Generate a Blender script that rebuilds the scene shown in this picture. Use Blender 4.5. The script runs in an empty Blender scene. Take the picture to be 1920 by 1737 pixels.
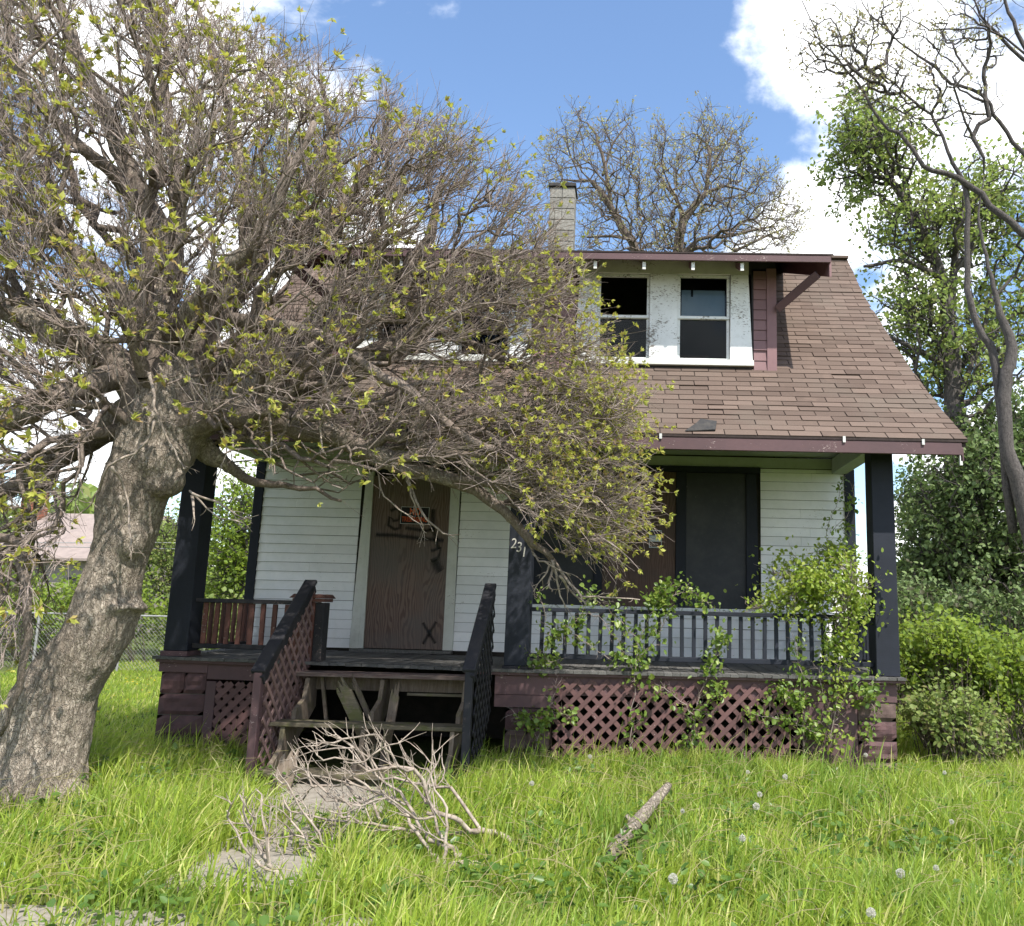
import bpy, math, random
import numpy as np
from mathutils import Vector, Matrix, noise as mnoise
R = random.Random(7)
NR = np.random.RandomState(11)
SC = bpy.context.scene
COL = SC.collection
rad = math.radians

# ------------------------------------------------------------------ camera
F_PX, CX, CY = 1559.9, 1143.9, 868.5          # measured on the 1920x1737 photograph
PITCH, ROLL, YAW = rad(9.734), rad(1.443), rad(-1.506)
CAM = np.array([0.0, -9.08, 1.70])
cd = bpy.data.cameras.new('camera'); cam = bpy.data.objects.new('camera', cd); COL.objects.link(cam)
cd.sensor_fit = 'HORIZONTAL'; cd.sensor_width = 36.0; cd.lens = F_PX/1920*36.0
cd.shift_x = (960-CX)/1920.0
cd.clip_start = 0.05; cd.clip_end = 3000
cam.matrix_world = (Matrix.Translation(Vector(CAM)) @ Matrix.Rotation(-YAW, 4, 'Z') @ Matrix.Rotation(rad(90)+PITCH, 4, 'X')
                    @ Matrix.Rotation(ROLL, 4, 'Z'))
SC.camera = cam

# ------------------------------------------------------------------ sun, sky, exposure
TO_SUN = Vector((0.30, -0.47, 0.82)).normalized()
SUN_STRENGTH, SKY_STRENGTH, EXPOSURE = 4.6, 0.15, 0.85
SC.view_settings.view_transform = 'Standard'; SC.view_settings.look = 'None'
SC.view_settings.exposure = EXPOSURE; SC.view_settings.gamma = 1.0; SC.view_settings.use_curve_mapping = False
sl = bpy.data.lights.new('sun', 'SUN'); sl.energy = SUN_STRENGTH; sl.angle = rad(0.6); sl.color = (1.0, 0.955, 0.87)
so = bpy.data.objects.new('sun', sl); COL.objects.link(so)
so.rotation_euler = TO_SUN.to_track_quat('Z', 'Y').to_euler(); so.location = (8, -8, 20)
W = bpy.data.worlds.new('World'); SC.world = W; W.use_nodes = True
def build_world():
    nt = W.node_tree; N = nt.nodes; L = nt.links; N.clear()
    out = N.new('ShaderNodeOutputWorld'); bg = N.new('ShaderNodeBackground'); bg.inputs['Strength'].default_value = SKY_STRENGTH
    sky = N.new('ShaderNodeTexSky'); sky.sky_type = 'NISHITA'; sky.sun_disc = False
    sky.sun_elevation = math.asin(TO_SUN.z); sky.sun_rotation = math.atan2(TO_SUN.x, TO_SUN.y)
    sky.air_density = 1.1; sky.dust_density = 0.4; sky.ozone_density = 2.2; sky.altitude = 100
    tc = N.new('ShaderNodeTexCoord')
    sep = N.new('ShaderNodeSeparateXYZ'); L.new(tc.outputs['Generated'], sep.inputs[0])
    def math_(op, a, b=None, c=None):
        m = N.new('ShaderNodeMath'); m.operation = op
        for i, v in enumerate((a, b, c)):
            if v is None: continue
            if hasattr(v, 'node'): L.new(v, m.inputs[i])
            else: m.inputs[i].default_value = v
        return m.outputs[0]
    # flatten the dome towards the horizon so clouds get smaller and denser far away
    zc = math_('MAXIMUM', sep.outputs['Z'], 0.0)
    zd = math_('ADD', zc, 0.32)
    cx = math_('DIVIDE', sep.outputs['X'], zd); cy = math_('DIVIDE', sep.outputs['Y'], zd)
    comb = N.new('ShaderNodeCombineXYZ'); L.new(cx, comb.inputs[0]); L.new(cy, comb.inputs[1]); comb.inputs[2].default_value = CLOUD_SEED
    n1 = N.new('ShaderNodeTexNoise'); L.new(comb.outputs[0], n1.inputs['Vector']); n1.inputs['Scale'].default_value = 2.3
    n1.inputs['Detail'].default_value = 9; n1.inputs['Roughness'].default_value = 0.56; n1.inputs['Distortion'].default_value = 0.15
    n2 = N.new('ShaderNodeTexNoise'); L.new(comb.outputs[0], n2.inputs['Vector']); n2.inputs['Scale'].default_value = 0.55
    n2.inputs['Detail'].default_value = 3
    # broad banks of cloud: a clear patch straight ahead, banks to the left and to the right of it
    def lobe(d, lo, hi):
        v = N.new('ShaderNodeVectorMath'); v.operation = 'DOT_PRODUCT'; L.new(tc.outputs['Generated'], v.inputs[0])
        v.inputs[1].default_value = Vector(d).normalized()
        mr = N.new('ShaderNodeMapRange'); mr.interpolation_type = 'SMOOTHSTEP'; L.new(v.outputs['Value'], mr.inputs[0])
        mr.inputs[1].default_value = lo; mr.inputs[2].default_value = hi
        return mr.outputs[0]
    clear = lobe((-0.16, 0.81, 0.58), 0.93, 0.985)
    bankr = lobe((0.33, 0.80, 0.46), 0.945, 0.982)
    bankl = lobe((-0.62, 0.75, 0.32), 0.88, 0.97)
    cov = math_('ADD', math_('MULTIPLY_ADD', n1.outputs['Fac'], 2.1, -0.55), math_('MULTIPLY', math_('SUBTRACT', n2.outputs['Fac'], 0.5), 0.5))
    cov = math_('SUBTRACT', cov, math_('MULTIPLY', clear, 0.22))
    cov = math_('ADD', cov, math_('MULTIPLY', bankr, 0.115))
    cov = math_('ADD', cov, math_('MULTIPLY', bankl, 0.10))
    low = N.new('ShaderNodeMapRange'); L.new(sep.outputs['Z'], low.inputs[0]); low.inputs[1].default_value = 0.42; low.inputs[2].default_value = 0.05
    low.inputs[3].default_value = 0.0; low.inputs[4].default_value = 0.04
    cov = math_('ADD', cov, low.outputs[0])
    dens = N.new('ShaderNodeMapRange'); dens.interpolation_type = 'SMOOTHSTEP'; L.new(cov, dens.inputs[0])
    dens.inputs[1].default_value = 0.46; dens.inputs[2].default_value = 0.68
    # cloud brightness: bright tops, slightly grey thick parts
    thick = N.new('ShaderNodeMapRange'); L.new(cov, thick.inputs[0]); thick.inputs[1].default_value = 0.70; thick.inputs[2].default_value = 1.15
    cr = N.new('ShaderNodeMix'); cr.data_type = 'RGBA'; L.new(thick.outputs[0], cr.inputs['Factor'])
    cr.inputs['A'].default_value = (8.0, 8.1, 8.2, 1); cr.inputs['B'].default_value = (4.6, 4.75, 5.0, 1)
    # deepen the clear blue
    hs = N.new('ShaderNodeMix'); hs.data_type = 'RGBA'; hs.blend_type = 'MULTIPLY'; hs.inputs['Factor'].default_value = 1
    L.new(sky.outputs[0], hs.inputs['A']); hs.inputs['B'].default_value = SKY_TINT
    mx = N.new('ShaderNodeMix'); mx.data_type = 'RGBA'; L.new(dens.outputs[0], mx.inputs['Factor'])
    L.new(hs.outputs['Result'], mx.inputs['A']); L.new(cr.outputs['Result'], mx.inputs['B'])
    L.new(mx.outputs['Result'], bg.inputs['Color']); L.new(bg.outputs[0], out.inputs[0])
CLOUD_SEED = 3.7
SKY_TINT = (0.92, 0.96, 1.0, 1)
build_world()
SC.cycles.max_bounces = 8; SC.cycles.transparent_max_bounces = 12; SC.cycles.diffuse_bounces = 4; SC.cycles.glossy_bounces = 3
SC.cycles.transmission_bounces = 4; SC.cycles.caustics_reflective = False; SC.cycles.caustics_refractive = False

# ------------------------------------------------------------------ pixel -> world (surveyed positions of real things)
def ray(x, y):
    u, v = x-CX, y-CY
    c, s = math.cos(ROLL), math.sin(ROLL)
    px = u*c+v*s; py = -u*s+v*c
    dx, dd, du = px/F_PX, 1.0, -py/F_PX
    c, s = math.cos(PITCH), math.sin(PITCH)
    yy = dd*c-du*s; zz = dd*s+du*c
    c, s = math.cos(YAW), math.sin(YAW)
    return np.array([dx*c+yy*s, -dx*s+yy*c, zz])
def at(x, y, Y):
    r = ray(x, y); return CAM+r*(Y-CAM[1])/r[1]
def atg(x, y, z=0.0):
    r = ray(x, y); return CAM+r*(z-CAM[2])/r[2]

# ------------------------------------------------------------------ materials
def new_mat(name):
    m = bpy.data.materials.new(name); m.use_nodes = True
    nt = m.node_tree; nt.nodes.clear()
    o = nt.nodes.new('ShaderNodeOutputMaterial')
    return m, nt, o
class G:
    """tiny node helper"""
    def __init__(s, nt): s.nt = nt; s.N = nt.nodes; s.L = nt.links
    def link(s, v, sock):
        if hasattr(v, 'node'): s.L.new(v, sock)
        else: sock.default_value = v
    def node(s, t, **k):
        n = s.N.new(t)
        for a, b in k.items(): setattr(n, a, b)
        return n
    def coord(s, which='Object', scale=(1, 1, 1), loc=(0, 0, 0), rot=(0, 0, 0), rnd=False):
        tc = s.node('ShaderNodeTexCoord'); v = tc.outputs[which]
        if which == 'World': pass
        if rnd:
            oi = s.node('ShaderNodeObjectInfo'); m = s.node('ShaderNodeVectorMath', operation='MULTIPLY_ADD')
            s.L.new(oi.outputs['Random'], m.inputs[0]); m.inputs[1].default_value = (37., 53., 71.); s.L.new(v, m.inputs[2]); v = m.outputs[0]
        mp = s.node('ShaderNodeMapping'); s.L.new(v, mp.inputs[0])
        mp.inputs['Scale'].default_value = scale; mp.inputs['Location'].default_value = loc; mp.inputs['Rotation'].default_value = rot
        return mp.outputs[0]
    def pos(s, scale=(1, 1, 1)):
        g = s.node('ShaderNodeNewGeometry'); mp = s.node('ShaderNodeMapping'); s.L.new(g.outputs['Position'], mp.inputs[0]); mp.inputs['Scale'].default_value = scale
        return mp.outputs[0]
    def noise(s, vec, scale, detail=4, rough=0.55, dist=0.0, out='Fac'):
        n = s.node('ShaderNodeTexNoise'); s.L.new(vec, n.inputs['Vector'])
        n.inputs['Scale'].default_value = scale; n.inputs['Detail'].default_value = detail; n.inputs['Roughness'].default_value = rough; n.inputs['Distortion'].default_value = dist
        return n.outputs[out]
    def ramp(s, v, lo, hi, a=0.0, b=1.0, smooth=True):
        m = s.node('ShaderNodeMapRange'); s.L.new(v, m.inputs[0])
        if smooth: m.interpolation_type = 'SMOOTHSTEP'
        for i, x in ((1, lo), (2, hi), (3, a), (4, b)): s.link(x, m.inputs[i])
        return m.outputs[0]
    def mix(s, f, a, b, mode='MIX'):
        m = s.node('ShaderNodeMix', data_type='RGBA', blend_type=mode)
        s.link(f, m.inputs['Factor'])
        for k, v in (('A', a), ('B', b)):
            if not hasattr(v, 'node'): v = (*v, 1) if len(v) == 3 else v
            s.link(v, m.inputs[k])
        return m.outputs['Result']
    def m(s, op, a, b=0.0):
        n = s.node('ShaderNodeMath', operation=op); s.link(a, n.inputs[0]); s.link(b, n.inputs[1]); return n.outputs[0]
    def rnd(s):
        oi = s.node('ShaderNodeObjectInfo'); g = s.node('ShaderNodeNewGeometry')
        return s.m('FRACT', s.m('ADD', oi.outputs['Random'], g.outputs['Random Per Island']))
    def bump(s, h, strength, dist=0.01):
        b = s.node('ShaderNodeBump'); b.inputs['Strength'].default_value = strength; b.inputs['Distance'].default_value = dist
        s.L.new(h, b.inputs['Height']); return b.outputs[0]
    def bsdf(s, col, rough=0.7, normal=None, spec=0.3):
        p = s.node('ShaderNodeBsdfPrincipled'); s.link((*col, 1) if isinstance(col, tuple) and len(col) == 3 else col, p.inputs['Base Color'])
        s.link(rough, p.inputs['Roughness']); p.inputs['Specular IOR Level'].default_value = spec
        if normal is not None: s.L.new(normal, p.inputs['Normal'])
        return p.outputs[0]

def paint_mat(name, col, dirt, under, grain=(1.5, 18, 18), peel=0.0, rough=0.65, var=0.12, dirt_amt=0.5, spec=0.3):
    """old paint on wood: tone varies board to board, dirt in clouds, flakes off to bare wood"""
    m, nt, o = new_mat(name); g = G(nt)
    P = g.pos(); v = g.coord('Object', rnd=True)
    big = g.noise(P, 1.7, 5, 0.6); fine = g.noise(P, 14, 5, 0.65)
    c = g.mix(g.ramp(big, 0.38, 0.72, 0, dirt_amt), col, dirt)
    c = g.mix(g.ramp(fine, 0.45, 0.75, 0, 0.35), c, dirt)
    gv = g.coord('Object', scale=grain, rnd=True); gr = g.noise(gv, 9, 4, 0.6)
    rv = g.rnd()
    br = g.ramp(rv, 0, 1, 1-var, 1+var, False)
    hs = g.node('ShaderNodeHueSaturation'); g.link(br, hs.inputs['Value']); g.L.new(c, hs.inputs['Color']); c = hs.outputs[0]
    h = g.m('ADD', g.m('MULTIPLY', gr, 0.5), g.m('MULTIPLY', fine, 0.5))
    if peel > 0:
        pn = g.noise(g.pos((1, 1, 2.2)), 26, 6, 0.7, 0.3); pm = g.noise(P, 2.6, 3, 0.5)
        mask = g.ramp(g.m('ADD', pn, g.m('MULTIPLY', pm, 0.55)), 0.98-peel*0.3, 1.0-peel*0.3+0.015, 0, 1)
        c = g.mix(mask, c, under)
        h = g.m('SUBTRACT', h, g.m('MULTIPLY', mask, 0.8))
    n = g.bump(h, 0.5, 0.004)
    nt.links.new(g.bsdf(c, rough, n, spec), o.inputs[0]); return m

def wood_mat(name, c1, c2, c3, axis_scale=(1, 12, 12), rough=0.8, var=0.15, bump=0.7, moss=0.0):
    m, nt, o = new_mat(name); g = G(nt)
    v = g.coord('Object', scale=axis_scale, rnd=True)
    a = g.noise(v, 3.0, 6, 0.65, 0.8); b = g.noise(v, 13.0, 4, 0.7)
    c = g.mix(g.ramp(a, 0.35, 0.68), c1, c2)
    c = g.mix(g.ramp(b, 0.5, 0.75, 0, 0.7), c, c3)
    if moss > 0:
        mm = g.noise(g.pos(), 6, 5, 0.6); c = g.mix(g.ramp(mm, 0.5, 0.62, 0, moss), c, (0.10, 0.105, 0.035))
    rv = g.rnd(); hs = g.node('ShaderNodeHueSaturation'); g.link(g.ramp(rv, 0, 1, 1-var, 1+var, False), hs.inputs['Value']); g.L.new(c, hs.inputs['Color'])
    n = g.bump(g.m('ADD', a, g.m('MULTIPLY', b, 0.7)), bump, 0.006)
    nt.links.new(g.bsdf(hs.outputs[0], rough, n, 0.2), o.inputs[0]); return m

def ply_mat(name, c1, c2, c3):
    m, nt, o = new_mat(name); g = G(nt)
    P = g.pos((1, 1, 0.20))
    d = g.noise(P, 4.0, 3, 0.5, 0, 'Color')
    vm = g.node('ShaderNodeVectorMath', operation='MULTIPLY_ADD'); g.L.new(d, vm.inputs[0]); vm.inputs[1].default_value = (0.42, 0.42, 0.42); g.L.new(P, vm.inputs[2])
    w = g.node('ShaderNodeTexWave', wave_type='BANDS', bands_direction='X'); g.L.new(vm.outputs[0], w.inputs[0])
    w.inputs['Scale'].default_value = 9.5; w.inputs['Distortion'].default_value = 2.5; w.inputs['Detail'].default_value = 3; w.inputs['Detail Scale'].default_value = 1.2
    fine = g.noise(g.pos((40, 40, 2.5)), 2, 4, 0.7)
    c = g.mix(g.ramp(w.outputs['Fac'], 0.25, 0.9, 0, 0.75), c1, c2)
    c = g.mix(g.ramp(fine, 0.5, 0.8, 0, 0.6), c, c3)
    big = g.noise(g.pos(), 1.6, 3, 0.5)
    c = g.mix(g.ramp(big, 0.35, 0.7, 0.0, 0.7), c, c3)
    n = g.bump(g.m('ADD', w.outputs['Fac'], fine), 0.35, 0.003)
    nt.links.new(g.bsdf(c, 0.8, n, 0.2), o.inputs[0]); return m

def leaf_mat(name, c1, c2, c3=None, trans=0.45, tcol=None, spec=0.25, rough=0.55):
    m, nt, o = new_mat(name); g = G(nt)
    rv = g.rnd(); c = g.mix(rv, c1, c2)
    if c3 is not None:
        r2 = g.m('FRACT', g.m('MULTIPLY', rv, 17.3)); c = g.mix(g.ramp(r2, 0.72, 0.85, 0, 1), c, c3)
    b = g.bsdf(c, rough, None, spec)
    t = g.node('ShaderNodeBsdfTranslucent')
    g.L.new(g.mix(0.5, c, tcol if tcol else c2), t.inputs['Color'])
    mx = g.node('ShaderNodeMixShader'); mx.inputs[0].default_value = trans
    g.L.new(b, mx.inputs[1]); g.L.new(t.outputs[0], mx.inputs[2]); nt.links.new(mx.outputs[0], o.inputs[0]); return m

def bark_mat(name, c1, c2, c3, scale=1.0, strength=1.0, stretch=(1, 1, 0.4)):
    m, nt, o = new_mat(name); g = G(nt)
    P = g.pos(tuple(s*scale for s in stretch))
    d = g.noise(P, 5, 4, 0.6, 0, 'Color')
    vm = g.node('ShaderNodeVectorMath', operation='MULTIPLY_ADD'); g.L.new(d, vm.inputs[0]); vm.inputs[1].default_value = (0.36,)*3; g.L.new(P, vm.inputs[2])
    v = g.node('ShaderNodeTexVoronoi', feature='DISTANCE_TO_EDGE'); g.L.new(vm.outputs[0], v.inputs['Vector']); v.inputs['Scale'].default_value = 15
    crack = g.ramp(v.outputs['Distance'], 0.0, 0.10)
    nn = g.noise(P, 24, 6, 0.7); n2 = g.noise(P, 70, 3, 0.7)
    crk2 = g.m('MULTIPLY', crack, g.ramp(nn, 0.3, 0.6, 0.35, 1))
    big = g.noise(g.pos(), 2.2, 4, 0.55)
    c = g.mix(g.ramp(nn, 0.35, 0.7), c1, c2)
    c = g.mix(g.ramp(big, 0.45, 0.7, 0, 0.45), c, c3)
    c = g.mix(g.ramp(crk2, 0.0, 0.40, 0.55, 0), c, tuple(x*0.22 for x in c3))
    h = g.m('ADD', g.m('MULTIPLY', crk2, 0.8), g.m('ADD', g.m('MULTIPLY', nn, 0.5), g.m('MULTIPLY', n2, 0.25)))
    n = g.bump(h, strength, 0.03/scale)
    nt.links.new(g.bsdf(c, 0.9, n, 0.15), o.inputs[0]); return m

def simple_mat(name, c1, c2, scale=8, rough=0.8, bump=0.3, spec=0.2, var=0.0, bd=0.01):
    m, nt, o = new_mat(name); g = G(nt)
    a = g.noise(g.pos(), scale, 6, 0.62); c = g.mix(g.ramp(a, 0.3, 0.7), c1, c2)
    if var:
        hs = g.node('ShaderNodeHueSaturation'); g.link(g.ramp(g.rnd(), 0, 1, 1-var, 1+var, False), hs.inputs['Value']); g.L.new(c, hs.inputs['Color']); c = hs.outputs[0]
    nt.links.new(g.bsdf(c, rough, g.bump(a, bump, bd), spec), o.inputs[0]); return m

M = {}
M['white'] = paint_mat('white_siding_paint', (0.85, 0.85, 0.87), (0.68, 0.70, 0.70), (0.30, 0.27, 0.23), peel=0.04, var=0.06, dirt_amt=0.55)
M['trim'] = paint_mat('peeling_white_trim', (0.74, 0.76, 0.76), (0.50, 0.51, 0.49), (0.20, 0.185, 0.165), peel=0.40, var=0.03, dirt_amt=0.35)
M['casing'] = paint_mat('off_white_casing', (0.62, 0.63, 0.59), (0.42, 0.42, 0.38), (0.22, 0.19, 0.16), peel=0.10, var=0.05, dirt_amt=0.5)
M['mauve'] = paint_mat('mauve_paint', (0.106, 0.060, 0.064), (0.075, 0.046, 0.049), (0.34, 0.27, 0.25), peel=0.10, var=0.10, dirt_amt=0.6)
M['mauve_siding'] = paint_mat('mauve_siding', (0.205, 0.118, 0.122), (0.155, 0.09, 0.094), (0.30, 0.25, 0.24), peel=0.0, var=0.07, dirt_amt=0.5)
M['lattice'] = paint_mat('mauve_lattice', (0.118, 0.062, 0.061), (0.085, 0.047, 0.046), (0.40, 0.33, 0.31), peel=0.06, var=0.16, dirt_amt=0.5)
M['lattice_sunlit'] = paint_mat('sunlit_pink_lattice', (0.23, 0.145, 0.135), (0.16, 0.10, 0.095), (0.45, 0.38, 0.36), peel=0.06, var=0.16, dirt_amt=0.5)  # paler copy of the lattice paint, sunlight on the slats put into colour
M['navy'] = paint_mat('dark_navy_paint', (0.023, 0.026, 0.036), (0.016, 0.018, 0.024), (0.10, 0.09, 0.09), peel=0.0, var=0.10, dirt_amt=0.7, rough=0.62, spec=0.15)
M['navy_old'] = paint_mat('worn_dark_paint', (0.024, 0.024, 0.029), (0.050, 0.046, 0.046), (0.16, 0.12, 0.11), peel=0.16, var=0.12, dirt_amt=0.8, rough=0.65, spec=0.15)
M['redpaint'] = paint_mat('worn_red_brown_paint', (0.130, 0.052, 0.040), (0.085, 0.045, 0.038), (0.22, 0.17, 0.15), peel=0.12, var=0.2, dirt_amt=0.6)
M['floor'] = wood_mat('grey_floor_boards', (0.085, 0.082, 0.078), (0.14, 0.135, 0.13), (0.05, 0.045, 0.042), (12, 1, 12), var=0.2)
M['tread'] = wood_mat('mossy_weathered_wood', (0.11, 0.092, 0.062), (0.17, 0.145, 0.105), (0.055, 0.046, 0.033), (1, 12, 12), var=0.2, moss=0.75)
M['oldwood'] = wood_mat('brown_weathered_wood', (0.125, 0.095, 0.072), (0.18, 0.145, 0.115), (0.06, 0.045, 0.035), (12, 12, 1), var=0.2, moss=0.35)
M['landing'] = wood_mat('worn_painted_plank', (0.105, 0.066, 0.062), (0.17, 0.135, 0.12), (0.06, 0.042, 0.04), (1, 12, 12), var=0.1)
M['ply'] = ply_mat('brown_plywood', (0.185, 0.130, 0.108), (0.095, 0.060, 0.052), (0.130, 0.118, 0.112))
M['ply2'] = ply_mat('red_brown_plywood', (0.125, 0.080, 0.064), (0.085, 0.052, 0.042), (0.075, 0.058, 0.054))
M['darkboard'] = paint_mat('dark_window_board', (0.030, 0.032, 0.038), (0.058, 0.058, 0.062), (0.13, 0.12, 0.12), peel=0.04, var=0.1, dirt_amt=0.9, rough=0.6)
M['ceil'] = paint_mat('porch_ceiling_paint', (0.42, 0.45, 0.40), (0.28, 0.30, 0.26), (0.2, 0.17, 0.14), peel=0.05, var=0.05)
M['cap'] = simple_mat('dark_old_flashing', (0.03, 0.03, 0.032), (0.06, 0.055, 0.05), 12)
M['interior'] = simple_mat('shade_dark_interior', (0.05, 0.045, 0.05), (0.03, 0.028, 0.03), 3)  # near black, the dimness of the unlit room put into colour
M['void'] = simple_mat('shade_dark_wall', (0.02, 0.018, 0.016), (0.035, 0.03, 0.026), 6)  # near black, shade below the porch and between boards put into colour
M['spray'] = None
M['chim'] = simple_mat('chimney_block', (0.17, 0.162, 0.145), (0.25, 0.24, 0.215), 30, 0.9, 0.8, 0.1, 0.12)
M['mortar'] = simple_mat('mortar', (0.10, 0.095, 0.085), (0.15, 0.14, 0.125), 30, 0.95, 0.5, 0.1)
M['stone'] = simple_mat('mauve_painted_rock_block', (0.105, 0.057, 0.059), (0.068, 0.040, 0.042), 7, 0.75, 0.6, 0.25, 0.12, 0.02)
M['stone_bare'] = simple_mat('worn_bare_block', (0.125, 0.088, 0.078), (0.075, 0.052, 0.048), 9, 0.85, 0.7, 0.15, 0.15, 0.02)
M['conc'] = simple_mat('old_concrete', (0.27, 0.245, 0.21), (0.19, 0.17, 0.145), 16, 0.95, 0.5, 0.1, 0.05)
M['clip'] = simple_mat('bare_white_metal', (0.62, 0.62, 0.60), (0.45, 0.45, 0.43), 20, 0.5)
def shingle_mat():
    m, nt, o = new_mat('brown_asphalt_shingle'); g = G(nt)
    P = g.pos(); rv = g.rnd()
    c = g.mix(rv, (0.090, 0.066, 0.053), (0.158, 0.118, 0.096))
    big = g.noise(P, 0.9, 4, 0.55); c = g.mix(g.ramp(big, 0.42, 0.68, 0, 0.65), c, (0.125, 0.105, 0.085))
    b2 = g.noise(g.pos((1, 1, 1)), 2.6, 4, 0.6); c = g.mix(g.ramp(b2, 0.55, 0.75, 0, 0.45), c, (0.20, 0.145, 0.115))
    gr = g.noise(P, 160, 2, 0.7); c = g.mix(g.ramp(gr, 0.35, 0.7, 0, 0.5), c, (0.085, 0.058, 0.052))
    nt.links.new(g.bsdf(c, 0.92, g.bump(gr, 0.5, 0.003), 0.12), o.inputs[0]); return m
M['shingle'] = shingle_mat()
M['shingle_edge'] = simple_mat('dark_shingle_edge', (0.045, 0.032, 0.03), (0.03, 0.022, 0.02), 20)
M['bark'] = bark_mat('rough_grey_brown_bark', (0.29, 0.24, 0.192), (0.45, 0.39, 0.325), (0.22, 0.17, 0.135), 1.7, 1.0, (1, 1, .5))
M['branch'] = bark_mat('branch_bark', (0.17, 0.135, 0.112), (0.27, 0.222, 0.188), (0.13, 0.10, 0.082), 2.5, 0.6)
M['twig'] = simple_mat('grey_brown_twig', (0.20, 0.158, 0.142), (0.32, 0.262, 0.232), 5, 0.75, 0.1, 0.25, 0.25)
M['dead'] = simple_mat('bleached_dead_twig', (0.36, 0.305, 0.255), (0.17, 0.135, 0.11), 18, 0.8, 0.3, 0.2, 0.15)
M['bark_dark'] = bark_mat('dark_far_bark', (0.085, 0.075, 0.072), (0.13, 0.115, 0.108), (0.07, 0.062, 0.06), 1.4, 0.5)
M['bark_far'] = bark_mat('grey_far_bark', (0.12, 0.095, 0.078), (0.17, 0.14, 0.118), (0.10, 0.08, 0.068), 1.4, 0.4)
M['leaf_new'] = leaf_mat('young_yellow_green_leaf', (0.48, 0.47, 0.11), (0.34, 0.38, 0.085), (0.38, 0.26, 0.12), 0.45, (0.50, 0.52, 0.06))
M['leaf_maple'] = leaf_mat('mid_green_leaf', (0.20, 0.265, 0.085), (0.29, 0.355, 0.115), (0.24, 0.23, 0.09), 0.50, (0.26, 0.36, 0.05))
M['leaf_dark'] = leaf_mat('dark_green_leaf', (0.125, 0.180, 0.070), (0.185, 0.245, 0.095), (0.06, 0.06, 0.03), 0.35, (0.10, 0.18, 0.03))
M['leaf_bud'] = leaf_mat('budding_leaf', (0.36, 0.33, 0.19), (0.42, 0.42, 0.20), (0.34, 0.25, 0.19), 0.4, (0.3, 0.3, 0.08))
M['leaf_hedge'] = leaf_mat('bright_hedge_leaf', (0.14, 0.22, 0.035), (0.23, 0.30, 0.045), (0.08, 0.12, 0.03), 0.45, (0.40, 0.50, 0.05))
M['leaf_vine'] = leaf_mat('vine_leaf', (0.095, 0.165, 0.030), (0.175, 0.25, 0.045), (0.24, 0.30, 0.06), 0.40, (0.28, 0.42, 0.05), 0.4, 0.4)
M['grass'] = leaf_mat('grass_blade', (0.15, 0.26, 0.030), (0.37, 0.45, 0.060), (0.52, 0.52, 0.15), 0.50, (0.46, 0.60, 0.06), 0.35, 0.45)
def grass_mat():
    m, nt, o = new_mat('grass_blade_patches'); g = G(nt); rv = g.rnd(); P = g.pos()
    c = g.mix(rv, (0.17, 0.285, 0.035), (0.41, 0.50, 0.075))
    r2 = g.m('FRACT', g.m('MULTIPLY', rv, 17.3)); c = g.mix(g.ramp(r2, 0.80, 0.88, 0, 1), c, (0.60, 0.57, 0.22))
    c = g.mix(g.ramp(g.noise(P, 1.3, 4, .6), .46, .66, 0, .55), c, (0.11, 0.23, 0.050))
    c = g.mix(g.ramp(g.noise(P, 2.1, 3, .6, .4), .58, .72, 0, .6), c, (0.46, 0.44, 0.13))
    b = g.bsdf(c, .45, None, .35); t = g.node('ShaderNodeBsdfTranslucent'); g.L.new(g.mix(.5, c, (.50, .60, .07)), t.inputs['Color'])
    mx = g.node('ShaderNodeMixShader'); mx.inputs[0].default_value = .5; g.L.new(b, mx.inputs[1]); g.L.new(t.outputs[0], mx.inputs[2]); nt.links.new(mx.outputs[0], o.inputs[0]); return m
M['grass'] = grass_mat()
M['straw'] = leaf_mat('dry_straw', (0.42, 0.36, 0.19), (0.30, 0.27, 0.13), None, 0.3, (0.45, 0.4, 0.2))
M['weed'] = leaf_mat('broad_weed_leaf', (0.06, 0.125, 0.024), (0.115, 0.19, 0.038), None, 0.35, (0.2, 0.34, 0.05), 0.4, 0.4)
M['leaf_heap'] = leaf_mat('sunlit_vine_leaf', (0.17, 0.26, 0.035), (0.27, 0.35, 0.055), (0.33, 0.38, 0.08), 0.45, (0.45, 0.55, 0.06), 0.4, 0.4)  # lighter copy of the vine leaf, sunlight on the heap in its colour
M['puff'] = leaf_mat('dandelion_fluff', (0.72, 0.70, 0.64), (0.62, 0.60, 0.54), None, 0.5, (0.7, 0.7, 0.65))
M['yellow'] = leaf_mat('dandelion_petal', (0.72, 0.50, 0.02), (0.80, 0.60, 0.03), None, 0.3, (0.8, 0.6, 0.05))
M['soil'] = simple_mat('dark_soil_and_thatch', (0.055, 0.060, 0.022), (0.095, 0.085, 0.045), 9, 0.95, 0.9, 0.05, 0, 0.03)
M['black'] = simple_mat('sign_black', (0.012, 0.012, 0.014), (0.018, 0.018, 0.02), 5, 0.4)
M['orange'] = simple_mat('sign_orange', (0.75, 0.13, 0.035), (0.65, 0.10, 0.03), 8, 0.5)
M['signwhite'] = simple_mat('sign_white', (0.55, 0.55, 0.55), (0.42, 0.42, 0.42), 8, 0.5)
M['number'] = simple_mat('pale_number_metal', (0.50, 0.48, 0.45), (0.36, 0.35, 0.33), 12, 0.45)
M['paper'] = simple_mat('faded_notice_paper', (0.50, 0.56, 0.60), (0.36, 0.42, 0.46), 20, 0.6)
M['blind'] = simple_mat('pale_window_blind', (0.30, 0.37, 0.45), (0.36, 0.43, 0.50), 4, 0.7, 0.05)
M['wire'] = simple_mat('galvanised_wire', (0.30, 0.30, 0.30), (0.20, 0.20, 0.20), 10, 0.5)
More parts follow.
